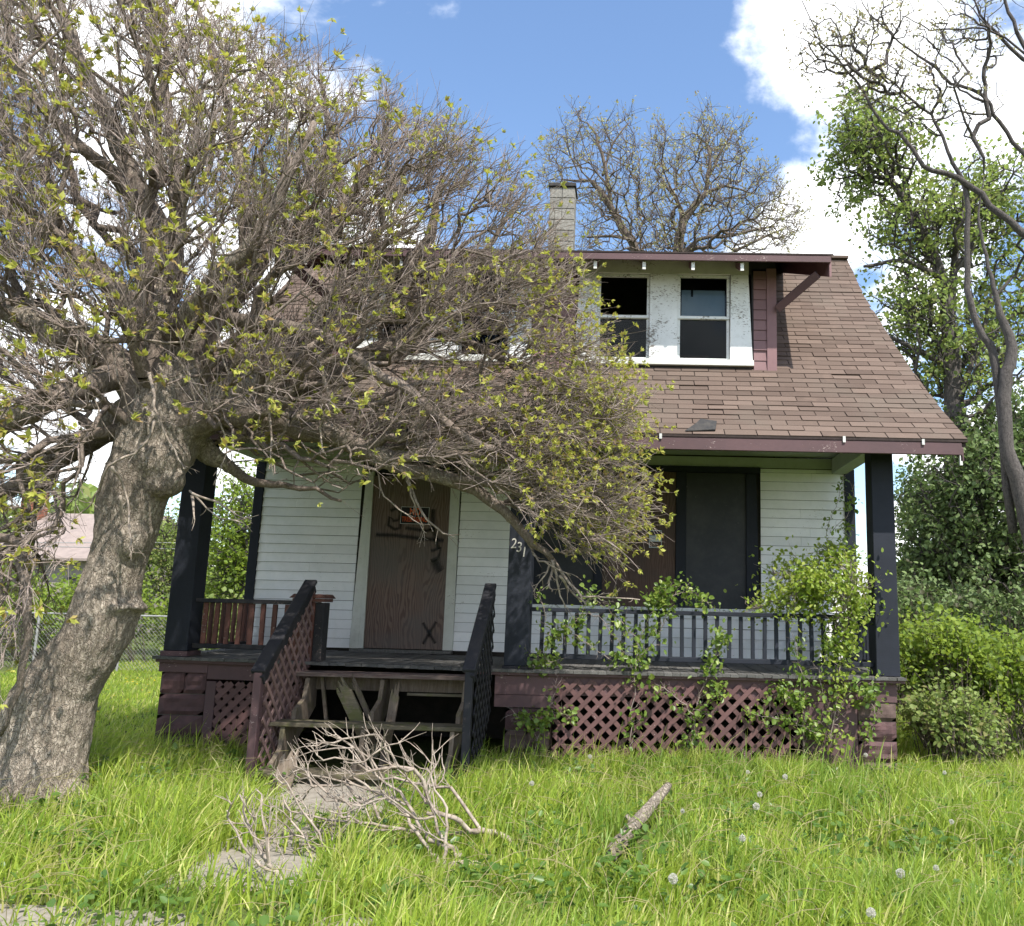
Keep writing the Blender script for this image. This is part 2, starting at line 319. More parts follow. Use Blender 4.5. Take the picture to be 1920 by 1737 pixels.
M['nroof'] = simple_mat('pinkish_far_roof', (0.27, 0.22, 0.20), (0.22, 0.18, 0.165), 3, 0.9, 0.2)
M['nwall'] = simple_mat('far_house_wall', (0.30, 0.26, 0.24), (0.24, 0.21, 0.19), 3, 0.8, 0.1)
M['nbrick'] = simple_mat('far_chimney_brick', (0.30, 0.12, 0.07), (0.22, 0.09, 0.06), 30, 0.9, 0.2)
def glass_mat():
    m, nt, o = new_mat('window_glass'); g = G(nt)
    t = g.node('ShaderNodeBsdfTransparent'); t.inputs[0].default_value = (0.72, 0.76, 0.78, 1)
    gl = g.node('ShaderNodeBsdfGlossy'); gl.inputs['Roughness'].default_value = 0.03; gl.inputs[0].default_value = (0.8, 0.85, 0.9, 1)
    fr = g.node('ShaderNodeFresnel'); fr.inputs[0].default_value = 1.22
    mx = g.node('ShaderNodeMixShader'); g.L.new(fr.outputs[0], mx.inputs[0]); g.L.new(t.outputs[0], mx.inputs[1]); g.L.new(gl.outputs[0], mx.inputs[2])
    nt.links.new(mx.outputs[0], o.inputs[0]); return m
M['glass'] = glass_mat()
def spray_mat():
    """black spray paint: solid along the stroke, feathering out at its edges (u runs across the stroke)"""
    m, nt, o = new_mat('black_spray_paint'); g = G(nt)
    uv = g.node('ShaderNodeUVMap'); sp = g.node('ShaderNodeSeparateXYZ'); g.L.new(uv.outputs[0], sp.inputs[0])
    d = g.m('ABSOLUTE', g.m('SUBTRACT', sp.outputs[0], 0.5))
    nz = g.noise(g.pos(), 30, 4, 0.7)
    a = g.ramp(g.m('ADD', d, g.m('MULTIPLY', g.m('SUBTRACT', nz, 0.5), 0.35)), 0.02, 0.48, 0.72, 0.0)
    t = g.node('ShaderNodeBsdfTransparent'); mx = g.node('ShaderNodeMixShader'); g.L.new(a, mx.inputs[0])
    g.L.new(t.outputs[0], mx.inputs[1]); g.L.new(g.bsdf((0.013, 0.013, 0.014), 0.6), mx.inputs[2])
    nt.links.new(mx.outputs[0], o.inputs[0]); return m
M['spray'] = spray_mat()

# ------------------------------------------------------------------ mesh helpers
def link(o, parent=None):
    COL.objects.link(o)
    if parent is not None: o.parent = parent
    return o
def tag(o, label=None, cat=None, group=None, kind=None):
    if label: o['label'] = label
    if cat: o['category'] = cat
    if group: o['group'] = group
    if kind: o['kind'] = kind
    return o
def empty(name, loc=(0, 0, 0), label=None, cat=None, group=None, parent=None):
    o = bpy.data.objects.new(name, None); o.location = loc; o.empty_display_size = 0.1; link(o, parent); return tag(o, label, cat, group)
class MB:
    """collects shapes and links them as ONE mesh object"""
    def __init__(s): s.v = []; s.f = []
    def add(s, v, f):
        n = len(s.v); s.v += [tuple(p) for p in v]; s.f += [tuple(i+n for i in q) for q in f]; return s
    def box(s, x0, x1, y0, y1, z0, z1):
        return s.add([(x0, y0, z0), (x1, y0, z0), (x1, y1, z0), (x0, y1, z0), (x0, y0, z1), (x1, y0, z1), (x1, y1, z1), (x0, y1, z1)],
                     [(0, 3, 2, 1), (4, 5, 6, 7), (0, 1, 5, 4), (1, 2, 6, 5), (2, 3, 7, 6), (3, 0, 4, 7)])
    def prism(s, poly, axis, a, b):
        """poly: 2D points; axis 'x': poly is (y,z) extruded a..b along x; axis 'y': (x,z)"""
        n = len(poly)
        if axis == 'x': v = [(a, p[0], p[1]) for p in poly]+[(b, p[0], p[1]) for p in poly]
        elif axis == 'y': v = [(p[0], a, p[1]) for p in poly]+[(p[0], b, p[1]) for p in poly]
        else: v = [(p[0], p[1], a) for p in poly]+[(p[0], p[1], b) for p in poly]
        return s.add(v, [tuple(range(n)), tuple(range(2*n-1, n-1, -1))]+[(i, i+n, (i+1) % n+n, (i+1) % n) for i in range(n)])
    def bar(s, p, q, w, h, up=(0, 0, 1)):
        p, q = Vector(p), Vector(q); d = (q-p).normalized(); u = Vector(up); sd = d.cross(u).normalized()*(w/2); uu = sd.cross(d).normalized()*(h/2)
        v = [p-sd-uu, p+sd-uu, p+sd+uu, p-sd+uu, q-sd-uu, q+sd-uu, q+sd+uu, q-sd+uu]
        return s.add(v, [(0, 1, 2, 3), (7, 6, 5, 4), (0, 4, 5, 1), (1, 5, 6, 2), (2, 6, 7, 3), (3, 7, 4, 0)])
    def tube(s, pts, rs, k=8):
        pts = [Vector(p) for p in pts]; n0 = len(s.v); n = len(pts); a = None
        for i, p in enumerate(pts):
            d = (pts[min(i+1, n-1)]-pts[max(i-1, 0)]).normalized()
            if a is None: a = d.orthogonal().normalized()
            a = (a-d*a.dot(d)).normalized(); b = d.cross(a)
            for j in range(k):
                t = 2*math.pi*j/k; s.v.append(tuple(p+(a*math.cos(t)+b*math.sin(t))*rs[i]))
        for i in range(n-1):
            for j in range(k): s.f.append((n0+i*k+j, n0+i*k+(j+1) % k, n0+(i+1)*k+(j+1) % k, n0+(i+1)*k+j))
        s.f.append(tuple(n0+j for j in range(k-1, -1, -1))); s.f.append(tuple(n0+(n-1)*k+j for j in range(k)))
        return s
    def mesh(s, name, mat, smooth=False):
        me = bpy.data.meshes.new(name); me.from_pydata(s.v, [], s.f); me.materials.append(mat)
        if smooth: me.polygons.foreach_set('use_smooth', [True]*len(me.polygons))
        me.update(); fix_normals(me); return me
    def build(s, name, mat, parent=None, smooth=False, bevel=0.0):
        me = s.mesh(name, mat, smooth)
        if bevel > 0: bevel_mesh(me, bevel)
        return link(bpy.data.objects.new(name, me), parent)
import bmesh
def fix_normals(me):
    bm = bmesh.new(); bm.from_mesh(me); bmesh.ops.recalc_face_normals(bm, faces=bm.faces); bm.to_mesh(me); bm.free()
def bevel_mesh(me, w):
    bm = bmesh.new(); bm.from_mesh(me)
    bmesh.ops.bevel(bm, geom=[e for e in bm.edges if len(e.link_faces) == 2 and e.calc_face_angle(0) > 0.6], offset=w, segments=1, affect='EDGES', clamp_overlap=True)
    bm.to_mesh(me); bm.free()
def inst(name, me, parent, loc=(0, 0, 0), rot=(0, 0, 0), scale=(1, 1, 1)):
    o = bpy.data.objects.new(name, me); link(o, parent); o.location = loc; o.rotation_euler = rot; o.scale = scale; return o
def fast(name, verts, quads=None, tris=None, mat=None, parent=None, smooth=False):
    me = bpy.data.meshes.new(name); verts = np.asarray(verts, np.float32).reshape(-1, 3)
    q = np.zeros((0, 4), np.int32) if quads is None else np.asarray(quads, np.int32).reshape(-1, 4)
    t = np.zeros((0, 3), np.int32) if tris is None else np.asarray(tris, np.int32).reshape(-1, 3)
    me.vertices.add(len(verts)); me.vertices.foreach_set('co', verts.ravel())
    me.loops.add(q.size+t.size); me.loops.foreach_set('vertex_index', np.concatenate([q.ravel(), t.ravel()]))
    me.polygons.add(len(q)+len(t))
    ls = np.concatenate([np.arange(len(q))*4, q.size+np.arange(len(t))*3]).astype(np.int32)
    me.polygons.foreach_set('loop_start', ls)
    if smooth: me.polygons.foreach_set('use_smooth', np.ones(len(q)+len(t), bool))
    me.materials.append(mat); me.update(calc_edges=True); me.validate()
    return link(bpy.data.objects.new(name, me), parent)
def frames(d):
    d = d/np.maximum(np.linalg.norm(d, axis=1, keepdims=True), 1e-9)
    ref = np.where(np.abs(d[:, 2:3]) > 0.9, np.array([[1., 0, 0]]), np.array([[0, 0, 1.]]))
    a = np.cross(d, ref); a /= np.maximum(np.linalg.norm(a, axis=1, keepdims=True), 1e-9); b = np.cross(d, a)
    return d, a, b
def tube_arrays(A, B, ra, rb, k):
    """independent tapered segments"""
    d, a, b = frames(B-A); n = len(A); t = 2*np.pi*np.arange(k)/k
    off = a[:, None, :]*np.cos(t)[None, :, None]+b[:, None, :]*np.sin(t)[None, :, None]
    v = np.concatenate([A[:, None, :]+off*ra[:, None, None], B[:, None, :]+off*rb[:, None, None]], axis=1)
    i = np.arange(k); j = (i+1) % k
    q = np.stack([i, j, j+k, i+k], 1)[None]+(np.arange(n)*2*k)[:, None, None]
    return v.reshape(-1, 3), q.reshape(-1, 4)
def leaf_arrays(P, D, Nn, L, Wd, fold=0.25, six=False):
    """leaf at P pointing along D, blade normal about Nn"""
    D = D/np.linalg.norm(D, axis=1, keepdims=True); S = np.cross(D, Nn); S /= np.maximum(np.linalg.norm(S, axis=1, keepdims=True), 1e-9); U = np.cross(S, D)
    L = L[:, None]; Wd = Wd[:, None]
    if six:
        v = np.stack([P, P+D*L*0.25-S*Wd*0.85+U*Wd*fold, P+D*L*0.68-S*Wd*0.8+U*Wd*fold, P+D*L-U*L*0.12, P+D*L*0.68+S*Wd*0.8+U*Wd*fold, P+D*L*0.25+S*Wd*0.85+U*Wd*fold], 1)
        base = (np.arange(len(P))*6)[:, None, None]
        q = np.array([[0, 1, 2, 3], [0, 3, 4, 5]])[None]+base
        return v.reshape(-1, 3), q.reshape(-1, 4), None
    v = np.stack([P, P+D*L*0.45-S*Wd+U*Wd*fold, P+D*L-U*L*0.1, P+D*L*0.45+S*Wd+U*Wd*fold], 1)
    base = (np.arange(len(P))*4)[:, None, None]
    t = np.array([[0, 1, 2], [0, 2, 3]])[None]+base
    return v.reshape(-1, 3), None, t.reshape(-1, 3)
def unit(v): return v/np.maximum(np.linalg.norm(v, axis=-1, keepdims=True), 1e-9)

# ------------------------------------------------------------------ growing branches through a cloud of points
def grow(seeds, pts, alpha=0.35, trunk_pen=0.0):
    """seeds: list of polylines (n,3) already joined to the trunk; pts: (m,3). Greedy shortest-path tree.
    returns nodes, parent index"""
    nodes = []; par = []; plen = []
    for s in seeds:
        poly, p0 = s
        prev = p0
        for p in poly:
            l = 0 if prev < 0 else plen[prev]+np.linalg.norm(np.array(p)-nodes[prev])
            nodes.append(np.array(p, float)); par.append(prev); plen.append(l); prev = len(nodes)-1
    n0 = len(nodes); ns = np.array(nodes); m = len(pts)
    allp = np.concatenate([ns, pts]); PL = np.concatenate([np.array(plen), np.zeros(m)]); PA = np.concatenate([np.array(par), -np.ones(m, int)]).astype(int)
    d = np.linalg.norm(pts[:, None, :]-ns[None], axis=2)+alpha*np.array(plen)[None]; d[:, :len(seeds[0][0])] += trunk_pen
    bi = d.argmin(1); bc = d[np.arange(m), bi]; bi = bi.astype(int); todo = np.ones(m, bool)
    for _ in range(m):
        j = int(np.where(todo, bc, 1e9).argmin()); todo[j] = False
        PA[n0+j] = bi[j]; PL[n0+j] = PL[bi[j]]+np.linalg.norm(pts[j]-allp[bi[j]])
        c = np.linalg.norm(pts-pts[j], axis=1)+alpha*PL[n0+j]
        up = todo & (c < bc); bc[up] = c[up]; bi[up] = n0+j
    return allp, PA, PL, n0
def radii(PA, n, PL, r_tip, power=0.5, floor=None, order=None):
    cnt = np.ones(n); order = np.argsort(-PL)
    for i in order:
        if PA[i] >= 0: cnt[PA[i]] += cnt[i]
    return r_tip*cnt**power

# ================================================================== SETTING
def gz(x, y):
    return 0.03*np.sin(x*0.9+1)*np.cos(y*0.7)+0.02*np.sin(x*2.1+y*1.7)
def build_ground():
    xs = np.concatenate([np.linspace(-400, -14, 10), np.linspace(-13, 9, 90), np.linspace(10, 400, 10)])
    ys = np.concatenate([np.linspace(-60, -8, 6), np.linspace(-7.5, 14, 90), np.linspace(16, 600, 12)])
    X, Y = np.meshgrid(xs, ys); Z = gz(X, Y)-0.015
    v = np.stack([X, Y, Z], -1).reshape(-1, 3); nx = len(xs)
    i = np.arange(len(ys)-1)[:, None]*nx+np.arange(nx-1)[None]; q = np.stack([i, i+1, i+nx+1, i+nx], -1).reshape(-1, 4)
    o = fast('ground', v, q, None, None, smooth=True); m, nt, out = new_mat('lawn_ground'); g = G(nt)
    a = g.noise(g.pos(), 7, 6, 0.65); b = g.noise(g.pos(), 0.7, 3, 0.5)
    c = g.mix(g.ramp(a, 0.35, 0.65), (0.055, 0.075, 0.020), (0.090, 0.120, 0.032)); c = g.mix(g.ramp(b, 0.4, 0.7, 0, 0.5), c, (0.085, 0.080, 0.040))
    nt.links.new(g.bsdf(c, 0.95, g.bump(a, 0.8, 0.03), 0.05), out.inputs[0]); o.data.materials.clear(); o.data.materials.append(m)
    tag(o, kind='structure')
build_ground()
# concrete path from the steps to the pavement, in cracked slabs
path = empty('path'); path['kind'] = 'structure'
def slab(x0, x1, y0, y1, z, seed):
    r = random.Random(seed); n = 9; P = []
    def e(a, b, k): return [((a[0]*(1-t)+b[0]*t)+r.uniform(-.02, .02), (a[1]*(1-t)+b[1]*t)+r.uniform(-.02, .02)) for t in [i/k for i in range(k)]]
    c = [(x0, y0), (x1, y0), (x1, y1), (x0, y1)]
    for i in range(4): P += e(c[i], c[(i+1) % 4], n)
    b = MB().prism(P, 'z', z-0.06, z); o = b.build('slab', M['conc'], path, bevel=0.006); o.rotation_euler = (r.uniform(-.012, .012), r.uniform(-.012, .012), 0); return o
for i, (x0, x1, y0, y1, z) in enumerate([(-3.02, -2.00, -1.95, -1.20, .028), (-2.92, -1.92, -2.85, -1.99, .022), (-2.82, -1.86, -3.42, -2.89, .030), (-2.66, -1.84, -4.02, -3.46, .034)]):
    slab(x0, x1, y0, y1, z, i)
pav = empty('pavement'); pav['kind'] = 'structure'
for i in range(12):
    x0 = -9+i*1.25
    b = MB().box(x0, x0+1.23, -5.75, -4.30, -0.04, 0.022+0.006*math.sin(i*2.1)); b.build('slab', M['conc'], pav, bevel=0.008)

# ================================================================== HOUSE
house = empty('house', (0, 0, 0), 'abandoned white house with brown shingle roof, mauve dormer and boarded up front porch', 'house')
XL, XR = -4.94, 2.94                 # outer wall faces
RX0, RX1 = -5.52, 3.52               # roof edges
FY, WY = 0.0, 1.93                   # porch front, front wall face
DX0, DX1, DY = -3.85, 1.80, 1.10     # dormer
PROF = [(-.45, 3.506), (.32, 4.056), (.81, 4.441), (1.353, 4.886), (2.185, 5.6), (3.173, 6.493), (4.1, 7.49)]
def roof_z(y):
    for (a, b), (c, d) in zip(PROF, PROF[1:]):
        if y <= c: return b+(d-b)*(y-a)/(c-a)
    return PROF[-1][1]-(y-PROF[-1][0])*0.9
def roof_y(z):
    for (a, b), (c, d) in zip(PROF, PROF[1:]):
        if z <= d: return a+(c-a)*(z-b)/(d-b)
    return PROF[-1][0]
# floor level follows the sag measured along the porch
def fz(x): return float(np.interp(x, [-5.1, -3.3, -1.3, 1.0, 2.95], [1.052, 1.035, 1.012, 1.024, 1.036]))

# --- walls
wall = empty('front_wall', parent=house)
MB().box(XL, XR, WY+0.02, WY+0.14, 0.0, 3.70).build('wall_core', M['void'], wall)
def siding_run(x0, x1, z0, z1, y, expo, mat, parent, holes=()):
    n = int(math.ceil((z1-z0)/expo-1e-6)); me = None
    b = MB(); t = 0.018
    b.add([(0, 0, 0), (1, 0, 0), (1, -t, 0), (0, -t, 0), (0, 0, 1), (1, 0, 1), (1, -0.004, 1), (0, -0.004, 1)],
          [(0, 1, 2, 3), (4, 7, 6, 5), (3, 2, 6, 7), (0, 4, 5, 1), (0, 3, 7, 4), (1, 5, 6, 2)])
    me = b.mesh('siding_board', mat)
    for i in range(n):
        za = z0+i*expo; zb = min(za+expo+0.002, z1)
        segs = [(x0, x1)]
        if R.random() < 0.35 and x1-x0 > 1.0:
            c = x0+(x1-x0)*R.uniform(.3, .7); segs = [(x0, c-0.0012), (c+0.0012, x1)]
        for a, c in segs:
            inst('siding_board', me, parent, (a, y+R.uniform(-.0015, .0015), za), (0, R.uniform(-.0012, .0012), 0), (c-a, R.uniform(.85, 1.25), zb-za-.0062))  # gap bares the dark core as a built-in shadow line under each board
EX = 0.1215
siding_run(XL, -3.62, 1.075, 3.56, WY, EX, M['white'], wall)
siding_run(-2.268, -1.30, 1.075, 3.56, WY, EX, M['white'], wall)
siding_run(-1.30, 1.72, 1.075, 1.66, WY, EX, M['white'], wall)
siding_run(1.72, 2.826, 1.075, 3.56, WY, EX, M['white'], wall)
MB().box(XL, XR, WY-0.022, WY, 3.565, 3.70).build('frieze_board', M['ceil'], house)
for (a, b) in ((XL-0.125, XL-0.002), (2.828, XR+0.02)):
    MB().box(a, b, WY-0.03, WY+0.14, 1.03, 3.563).build('corner_board', M['navy'], wall, bevel=0.004)
# side and back walls, gables
for sx, x in ((-1, XL), (1, XR)):
    poly = [(WY+.14, 0.0), (7.9, 0.0), (7.9, 3.95)]+[(4.1, 7.38)]+[(y, z-0.12) for (y, z) in reversed(PROF[:-1]) if y > WY]+[(WY+.14, roof_z(WY+.14)-.12)]
    a, b = (x, x+0.12) if sx < 0 else (x-0.12, x)
    MB().prism(poly, 'x', a, b).build('side_wall', M['white'], house)
MB().box(XL+.12, XR-.12, 7.78, 7.9, 0, 3.95).build('back_wall', M['white'], house)

# --- door
door = empty('door', parent=house)
MB().prism([(-3.43, 1.083), (-2.402, 1.083), (-2.415, 3.345), (-3.455, 3.345)], 'y', WY-0.028, WY-0.008).build('plywood_board', M['ply'], door, bevel=0.002)
MB().prism([(-3.62, 1.075), (-3.50, 1.075), (-3.492, 3.40), (-3.56, 3.40)], 'y', WY-0.035, WY+0.02).build('casing', M['casing'], door, bevel=0.003)
MB().prism([(-3.497, 1.078), (-3.433, 1.078), (-3.457, 3.40), (-3.489, 3.40)], 'y', WY-0.045, WY+0.02).build('jamb', M['casing'], door, bevel=0.003)
MB().prism([(-2.400, 1.078), (-2.268, 1.078), (-2.292, 3.40), (-2.413, 3.40)], 'y', WY-0.035, WY+0.02).build('casing', M['casing'], door, bevel=0.003)
MB().box(-3.60, -2.25, WY-0.04, WY+0.02, 3.402, 3.54).build('head_casing', M['navy'], door, bevel=0.003)
MB().box(-3.60, -2.27, WY-0.09, WY+0.02, 1.030, 1.072).build('threshold', M['floor'], door, bevel=0.003)
def stroke(pts, w, y, name='spray_mark', parent=None):
    """flat painted stroke on the board, u across"""
    v = []; f = []; uv = []
    n = len(pts)
    for i, (x, z) in enumerate(pts):
        a = Vector(pts[max(i-1, 0)]); b = Vector(pts[min(i+1, n-1)]); d = (b-a).normalized(); s = Vector((-d.y, d.x))*w/2
        v += [(x-s.x, y, z-s.y), (x+s.x, y, z+s.y)]
    me = bpy.data.meshes.new(name); me.from_pydata(v, [], [(2*i, 2*i+1, 2*i+3, 2*i+2) for i in range(n-1)]); me.materials.append(M['spray'])
    ul = me.uv_layers.new(name='uv')
    for p in me.polygons:
        for li, vi in zip(p.loop_indices, p.vertices): ul.data[li].uv = (vi % 2, vi//2/(n-1))
    return link(bpy.data.objects.new(name, me), parent)
def pw(lst, Y): return [(float(at(x, y, Y)[0]), float(at(x, y, Y)[2])) for x, y in lst]
sy = WY-0.0292
marks = [([(732, 958), (745, 953), (752, 962), (748, 975), (737, 977), (730, 970), (728, 985), (740, 993), (750, 990), (752, 978)], .05),
         ([(705, 1003), (740, 1004), (780, 1009), (832, 1014)], .06), ([(760, 990), (800, 996), (815, 990)], .055),
         ([(812, 955), (811, 990), (818, 1010), (822, 1030)], .06), ([(808, 1033), (826, 1028), (822, 1045), (808, 1052)], .05),
         ([(815, 1050), (820, 1062), (826, 1072)], .13), ([(793, 1168), (805, 1188), (816, 1207)], .045), ([(818, 1166), (806, 1186), (793, 1208)], .045)]
for k, (p, w) in enumerate(marks): stroke(pw(p, sy), w*1.55, sy-0.0004*k, parent=door)

# --- front window with its boards
fw = empty('front_window', parent=house)
def pane(x0, x1, z0, z1, mat, name, y=WY-0.012): return MB().box(x0, x1, y, y+0.016, z0, z1).build(name, M[mat], fw, bevel=0.002)
pane(-1.165, -.475, 1.70, 3.482, 'darkboard', 'window_board'); pane(-.355, .598, 1.70, 3.482, 'ply2', 'window_board', WY-.016); pane(.735, 1.523, 1.70, 3.482, 'darkboard', 'window_board')
for a, b in ((-1.30, -1.168), (-.472, -.358), (.601, .732)): MB().box(a, b, WY-.04, WY+.02, 1.70, 3.482).build('window_post', M['navy'], fw, bevel=.003)
MB().prism([(1.526, 1.70), (1.692, 1.70), (1.66, 3.482), (1.526, 3.482)], 'y', WY-.04, WY+.02).build('window_post', M['navy'], fw, bevel=.003)
MB().box(-1.36, 1.715, WY-.055, WY+.02, 3.484, 3.562).build('head_casing', M['navy'], fw, bevel=.003)
MB().box(-1.34, 1.74, WY-.09, WY+.02, 1.650, 1.697).build('window_sill', M['trim'], fw, bevel=.004)

# --- porch floor: planks running back to the wall
pf = empty('porch_floor', parent=house)
bw = 0.0865; x = -5.06; fl = MB().box(0, 1, 0, 1, -0.03, 0).mesh('floor_board', M['floor'])
while x < 2.90:
    w = min(bw, 2.905-x); inst('floor_board', fl, pf, (x, -.105+R.uniform(-.008, .008), fz(x+w/2)+R.uniform(-.003, .002)), (R.uniform(-.0012, .0012), R.uniform(-.008, .008), 0), (w-.003, WY+.10, 1)); x += bw
# a worn brown nosing strip under the plank ends, in lengths
def sagbox(x0, x1, y0, y1, dz0, dz1, name, mat, parent, n=6, bev=.003):
    v = []; f = []
    for i in range(n+1):
        xx = x0+(x1-x0)*i/n; b = fz(xx)
        v += [(xx, y0, b+dz0), (xx, y1, b+dz0), (xx, y1, b+dz1), (xx, y0, b+dz1)]
    for i in range(n):
        a = 4*i
        for j in range(4): f.append((a+j, a+(j+1) % 4, a+4+(j+1) % 4, a+4+j))
    f += [(3, 2, 1, 0), (4*n, 4*n+1, 4*n+2, 4*n+3)]
    return MB().add(v, f).build(name, mat, parent, bevel=bev)
sagbox(-5.04, -3.38, -.075, -.03, -.062, -.032, 'nosing', M['mauve'], pf)
sagbox(-1.72, 2.90, -.075, -.03, -.062, -.032, 'nosing', M['mauve'], pf)
# --- porch base: band boards, piers of rock-faced blocks, lattice
base = empty('porch_base', parent=house)
sagbox(-5.02, -4.49, -.03, .012, -.165, -.064, 'band_board', M['mauve'], base)
sagbox(-4.487, -3.42, -.03, .012, -.225, -.064, 'band_board', M['mauve'], base)
sagbox(-1.40, -.70, -.035, .012, -.262, -.064, 'band_board', M['mauve'], base)
sagbox(-1.40, -.76, -.032, .012, -.392, -.265, 'band_board', M['mauve'], base)
sagbox(-.697, 2.83, -.012, .012, -.262, -.064, 'band_board', M['mauve'], base)
def rock_block(x0, x1, z0, z1, y0, y1, mat, parent, seed):
    """rock-faced block: rugged front inside a chiselled margin"""
    r = random.Random(seed); n, m = 7, 5; v = []; f = []
    for j in range(m+1):
        for i in range(n+1):
            u, w = i/n, j/m; edge = min(u, 1-u, w, 1-w)
            d = 0 if edge < 1e-6 else 0.018+0.022*mnoise.noise(Vector((u*3+seed, w*3, seed*1.7)))
            v.append((x0+(x1-x0)*u, y0-d, z0+(z1-z0)*w))
    for j in range(m):
        for i in range(n): a = j*(n+1)+i; f.append((a, a+1, a+n+2, a+n+1))
    b = MB().add(v, f); b.box(x0, x1, y0, y1, z0, z1)
    return b.build('block', mat, parent, bevel=0)
def pier(x0, x1, rows, mats, y0=.0, y1=.42, seed=0):
    p = empty('pier', parent=base); MB().box(x0+.012, x1-.012, y0+.012, y1-.01, -.05, rows[-1][0]+0).build('pier_core', M['mortar'], p)
    for k, (top, bot, cuts) in enumerate(rows[::-1] if False else rows):
        xs = [x0]+[x0+(x1-x0)*c for c in cuts]+[x1]
        for i in range(len(xs)-1): rock_block(xs[i]+.004, xs[i+1]-.004, bot+.004, top-.004, y0, y1, M[mats[k % len(mats)]], p, seed+k*7+i)
    return p
pier(-5.00, -4.50, [(.215, .0, [.6]), (.44, .215, []), (.66, .44, []), (.885, .66, [.52])], ['stone'], seed=3)
pier(-1.28, -.80, [(.165, -.03, []), (.385, .165, [.47]), (.61, .385, [])], ['stone_bare', 'stone_bare', 'stone'], seed=21)
pier(2.42, 2.82, [(.17, -.03, []), (.38, .17, []), (.58, .38, []), (.77, .58, [])], ['stone_bare', 'stone', 'stone', 'stone_bare'], seed=43)
MB().box(-4.492, -4.385, -.022, .012, .0, .80).build('batten', M['mauve'], base, bevel=.004)
MB().box(1.83, 1.90, -.030, .012, -.02, .745).build('batten', M['mauve'], base, bevel=.004)
MB().box(1.905, 2.415, -.006, .012, -.02, .765).build('skirt_board', M['mauve'], base, bevel=.003)
# crawl space back, its shade put into the colour, and sides of the porch
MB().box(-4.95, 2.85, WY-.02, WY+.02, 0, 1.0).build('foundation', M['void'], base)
MB().box(-5.0, -4.96, .42, WY, 0, .98).build('side_skirt', M['mauve'], base)
MB().box(2.80, 2.84, .42, WY, 0, .98).build('side_skirt', M['mauve'], base)
def lattice(x0, x1, z0, z1, y, pitch, w, name_mat, parent, plane='xz', clip=None, t=.008, label=None):
    """two layers of diagonal slats, each slat a piece, cut off at the panel's edge"""
    e = empty('lattice_panel', parent=parent)
    def put(p, q, layer):
        if (Vector(q)-Vector(p)).length < w*1.1: return
        d = (Vector(q)-Vector(p)).normalized(); nrm = Vector((-d.y, d.x)); h = w/2
        poly = [Vector(p)-nrm*h, Vector(q)-nrm*h, Vector(q)+nrm*h, Vector(p)+nrm*h]
        a, b = (y-t, y) if layer == 0 else (y, y+t)
        MB().prism([tuple(v) for v in poly], 'y' if plane == 'xz' else 'x', a, b).build('lattice_slat', name_mat, e)
    inside = clip or (lambda u, v: x0 <= u <= x1 and z0 <= v <= z1)
    ext = (x1-x0)+(z1-z0)
    for layer, sg in ((0, 1), (1, -1)):
        s = -ext
        while s < ext*2:
            run = []; N = 160
            for k in range(N+1):
                u = x0+(x1-x0)*k/N; v = (z0+sg*(u-x0)+(s if sg > 0 else s))
                if inside(u, v): run.append((u, v))
            if len(run) > 1: put(run[0], run[-1], layer)
            s += pitch*math.sqrt(2)
    return e
lattice(-.76, 1.80, -.02, .925, -.040, .110, .045, M['lattice'], base)
lattice(-4.375, -3.46, -.02, .79, -.012, .088, .058, M['lattice'], base)

# --- columns, beams, ceiling
def column(x0, w, z0, z1, nm='porch_column', y0=FY, mat='navy', taper=0.01):
    c = MB().prism([(x0, z0), (x0+w, z0), (x0+w-taper, z1), (x0+taper*.4, z1)], 'y', y0, y0+w*1.0).build(nm, M[mat], house, bevel=.006); return c
cl = column(-5.012, .262, fz(-4.9)+.055, 3.60)
MB().box(-5.03, -4.735, -.02, .28, fz(-4.9)+.001, fz(-4.9)+.053).build('plinth', M['mauve'], cl, bevel=.004)
cm = column(-1.322, .258, fz(-1.2)+.03, 3.60)
MB().box(-1.335, -1.05, -.012, .27, fz(-1.2)+.001, fz(-1.2)+.028).build('plinth', M['navy_old'], cm, bevel=.004)
cr_ = column(2.628, .25, fz(2.7)+.002, 3.60)
MB().box(-5.02, 2.88, .02, .24, 3.605, 3.72).build('porch_beam', M['ceil'], house)
for a, b in ((-5.0, -4.80), (2.66, 2.85)): MB().box(a, b, .24, WY-.03, 3.50, 3.698).build('porch_beam', M['ceil'], house)
MB().box(-5.0, 2.86, -.05, WY, 3.722, 3.74).build('porch_ceiling', M['ceil'], house)
# side face of the mauve newel beside the steps
nw = empty('newel_post', parent=house)
MB().box(-3.62, -3.40, -.01, .20, fz(-3.5)+.002, 1.66).build('post', M['redpaint'], nw, bevel=.005)
MB().box(-3.398, -3.30, .015, .18, fz(-3.3)+.002, 1.655).build('post', M['navy_old'], nw, bevel=.004)
MB().prism([(-3.67, 1.70), (-3.26, 1.70), (-3.30, 1.745), (-3.62, 1.745)], 'y', -.06, .25).build('cap', M['redpaint'], nw, bevel=.006)
MB().box(-3.64, -3.285, -.035, .225, 1.662, 1.698).build('collar', M['redpaint'], nw, bevel=.005)
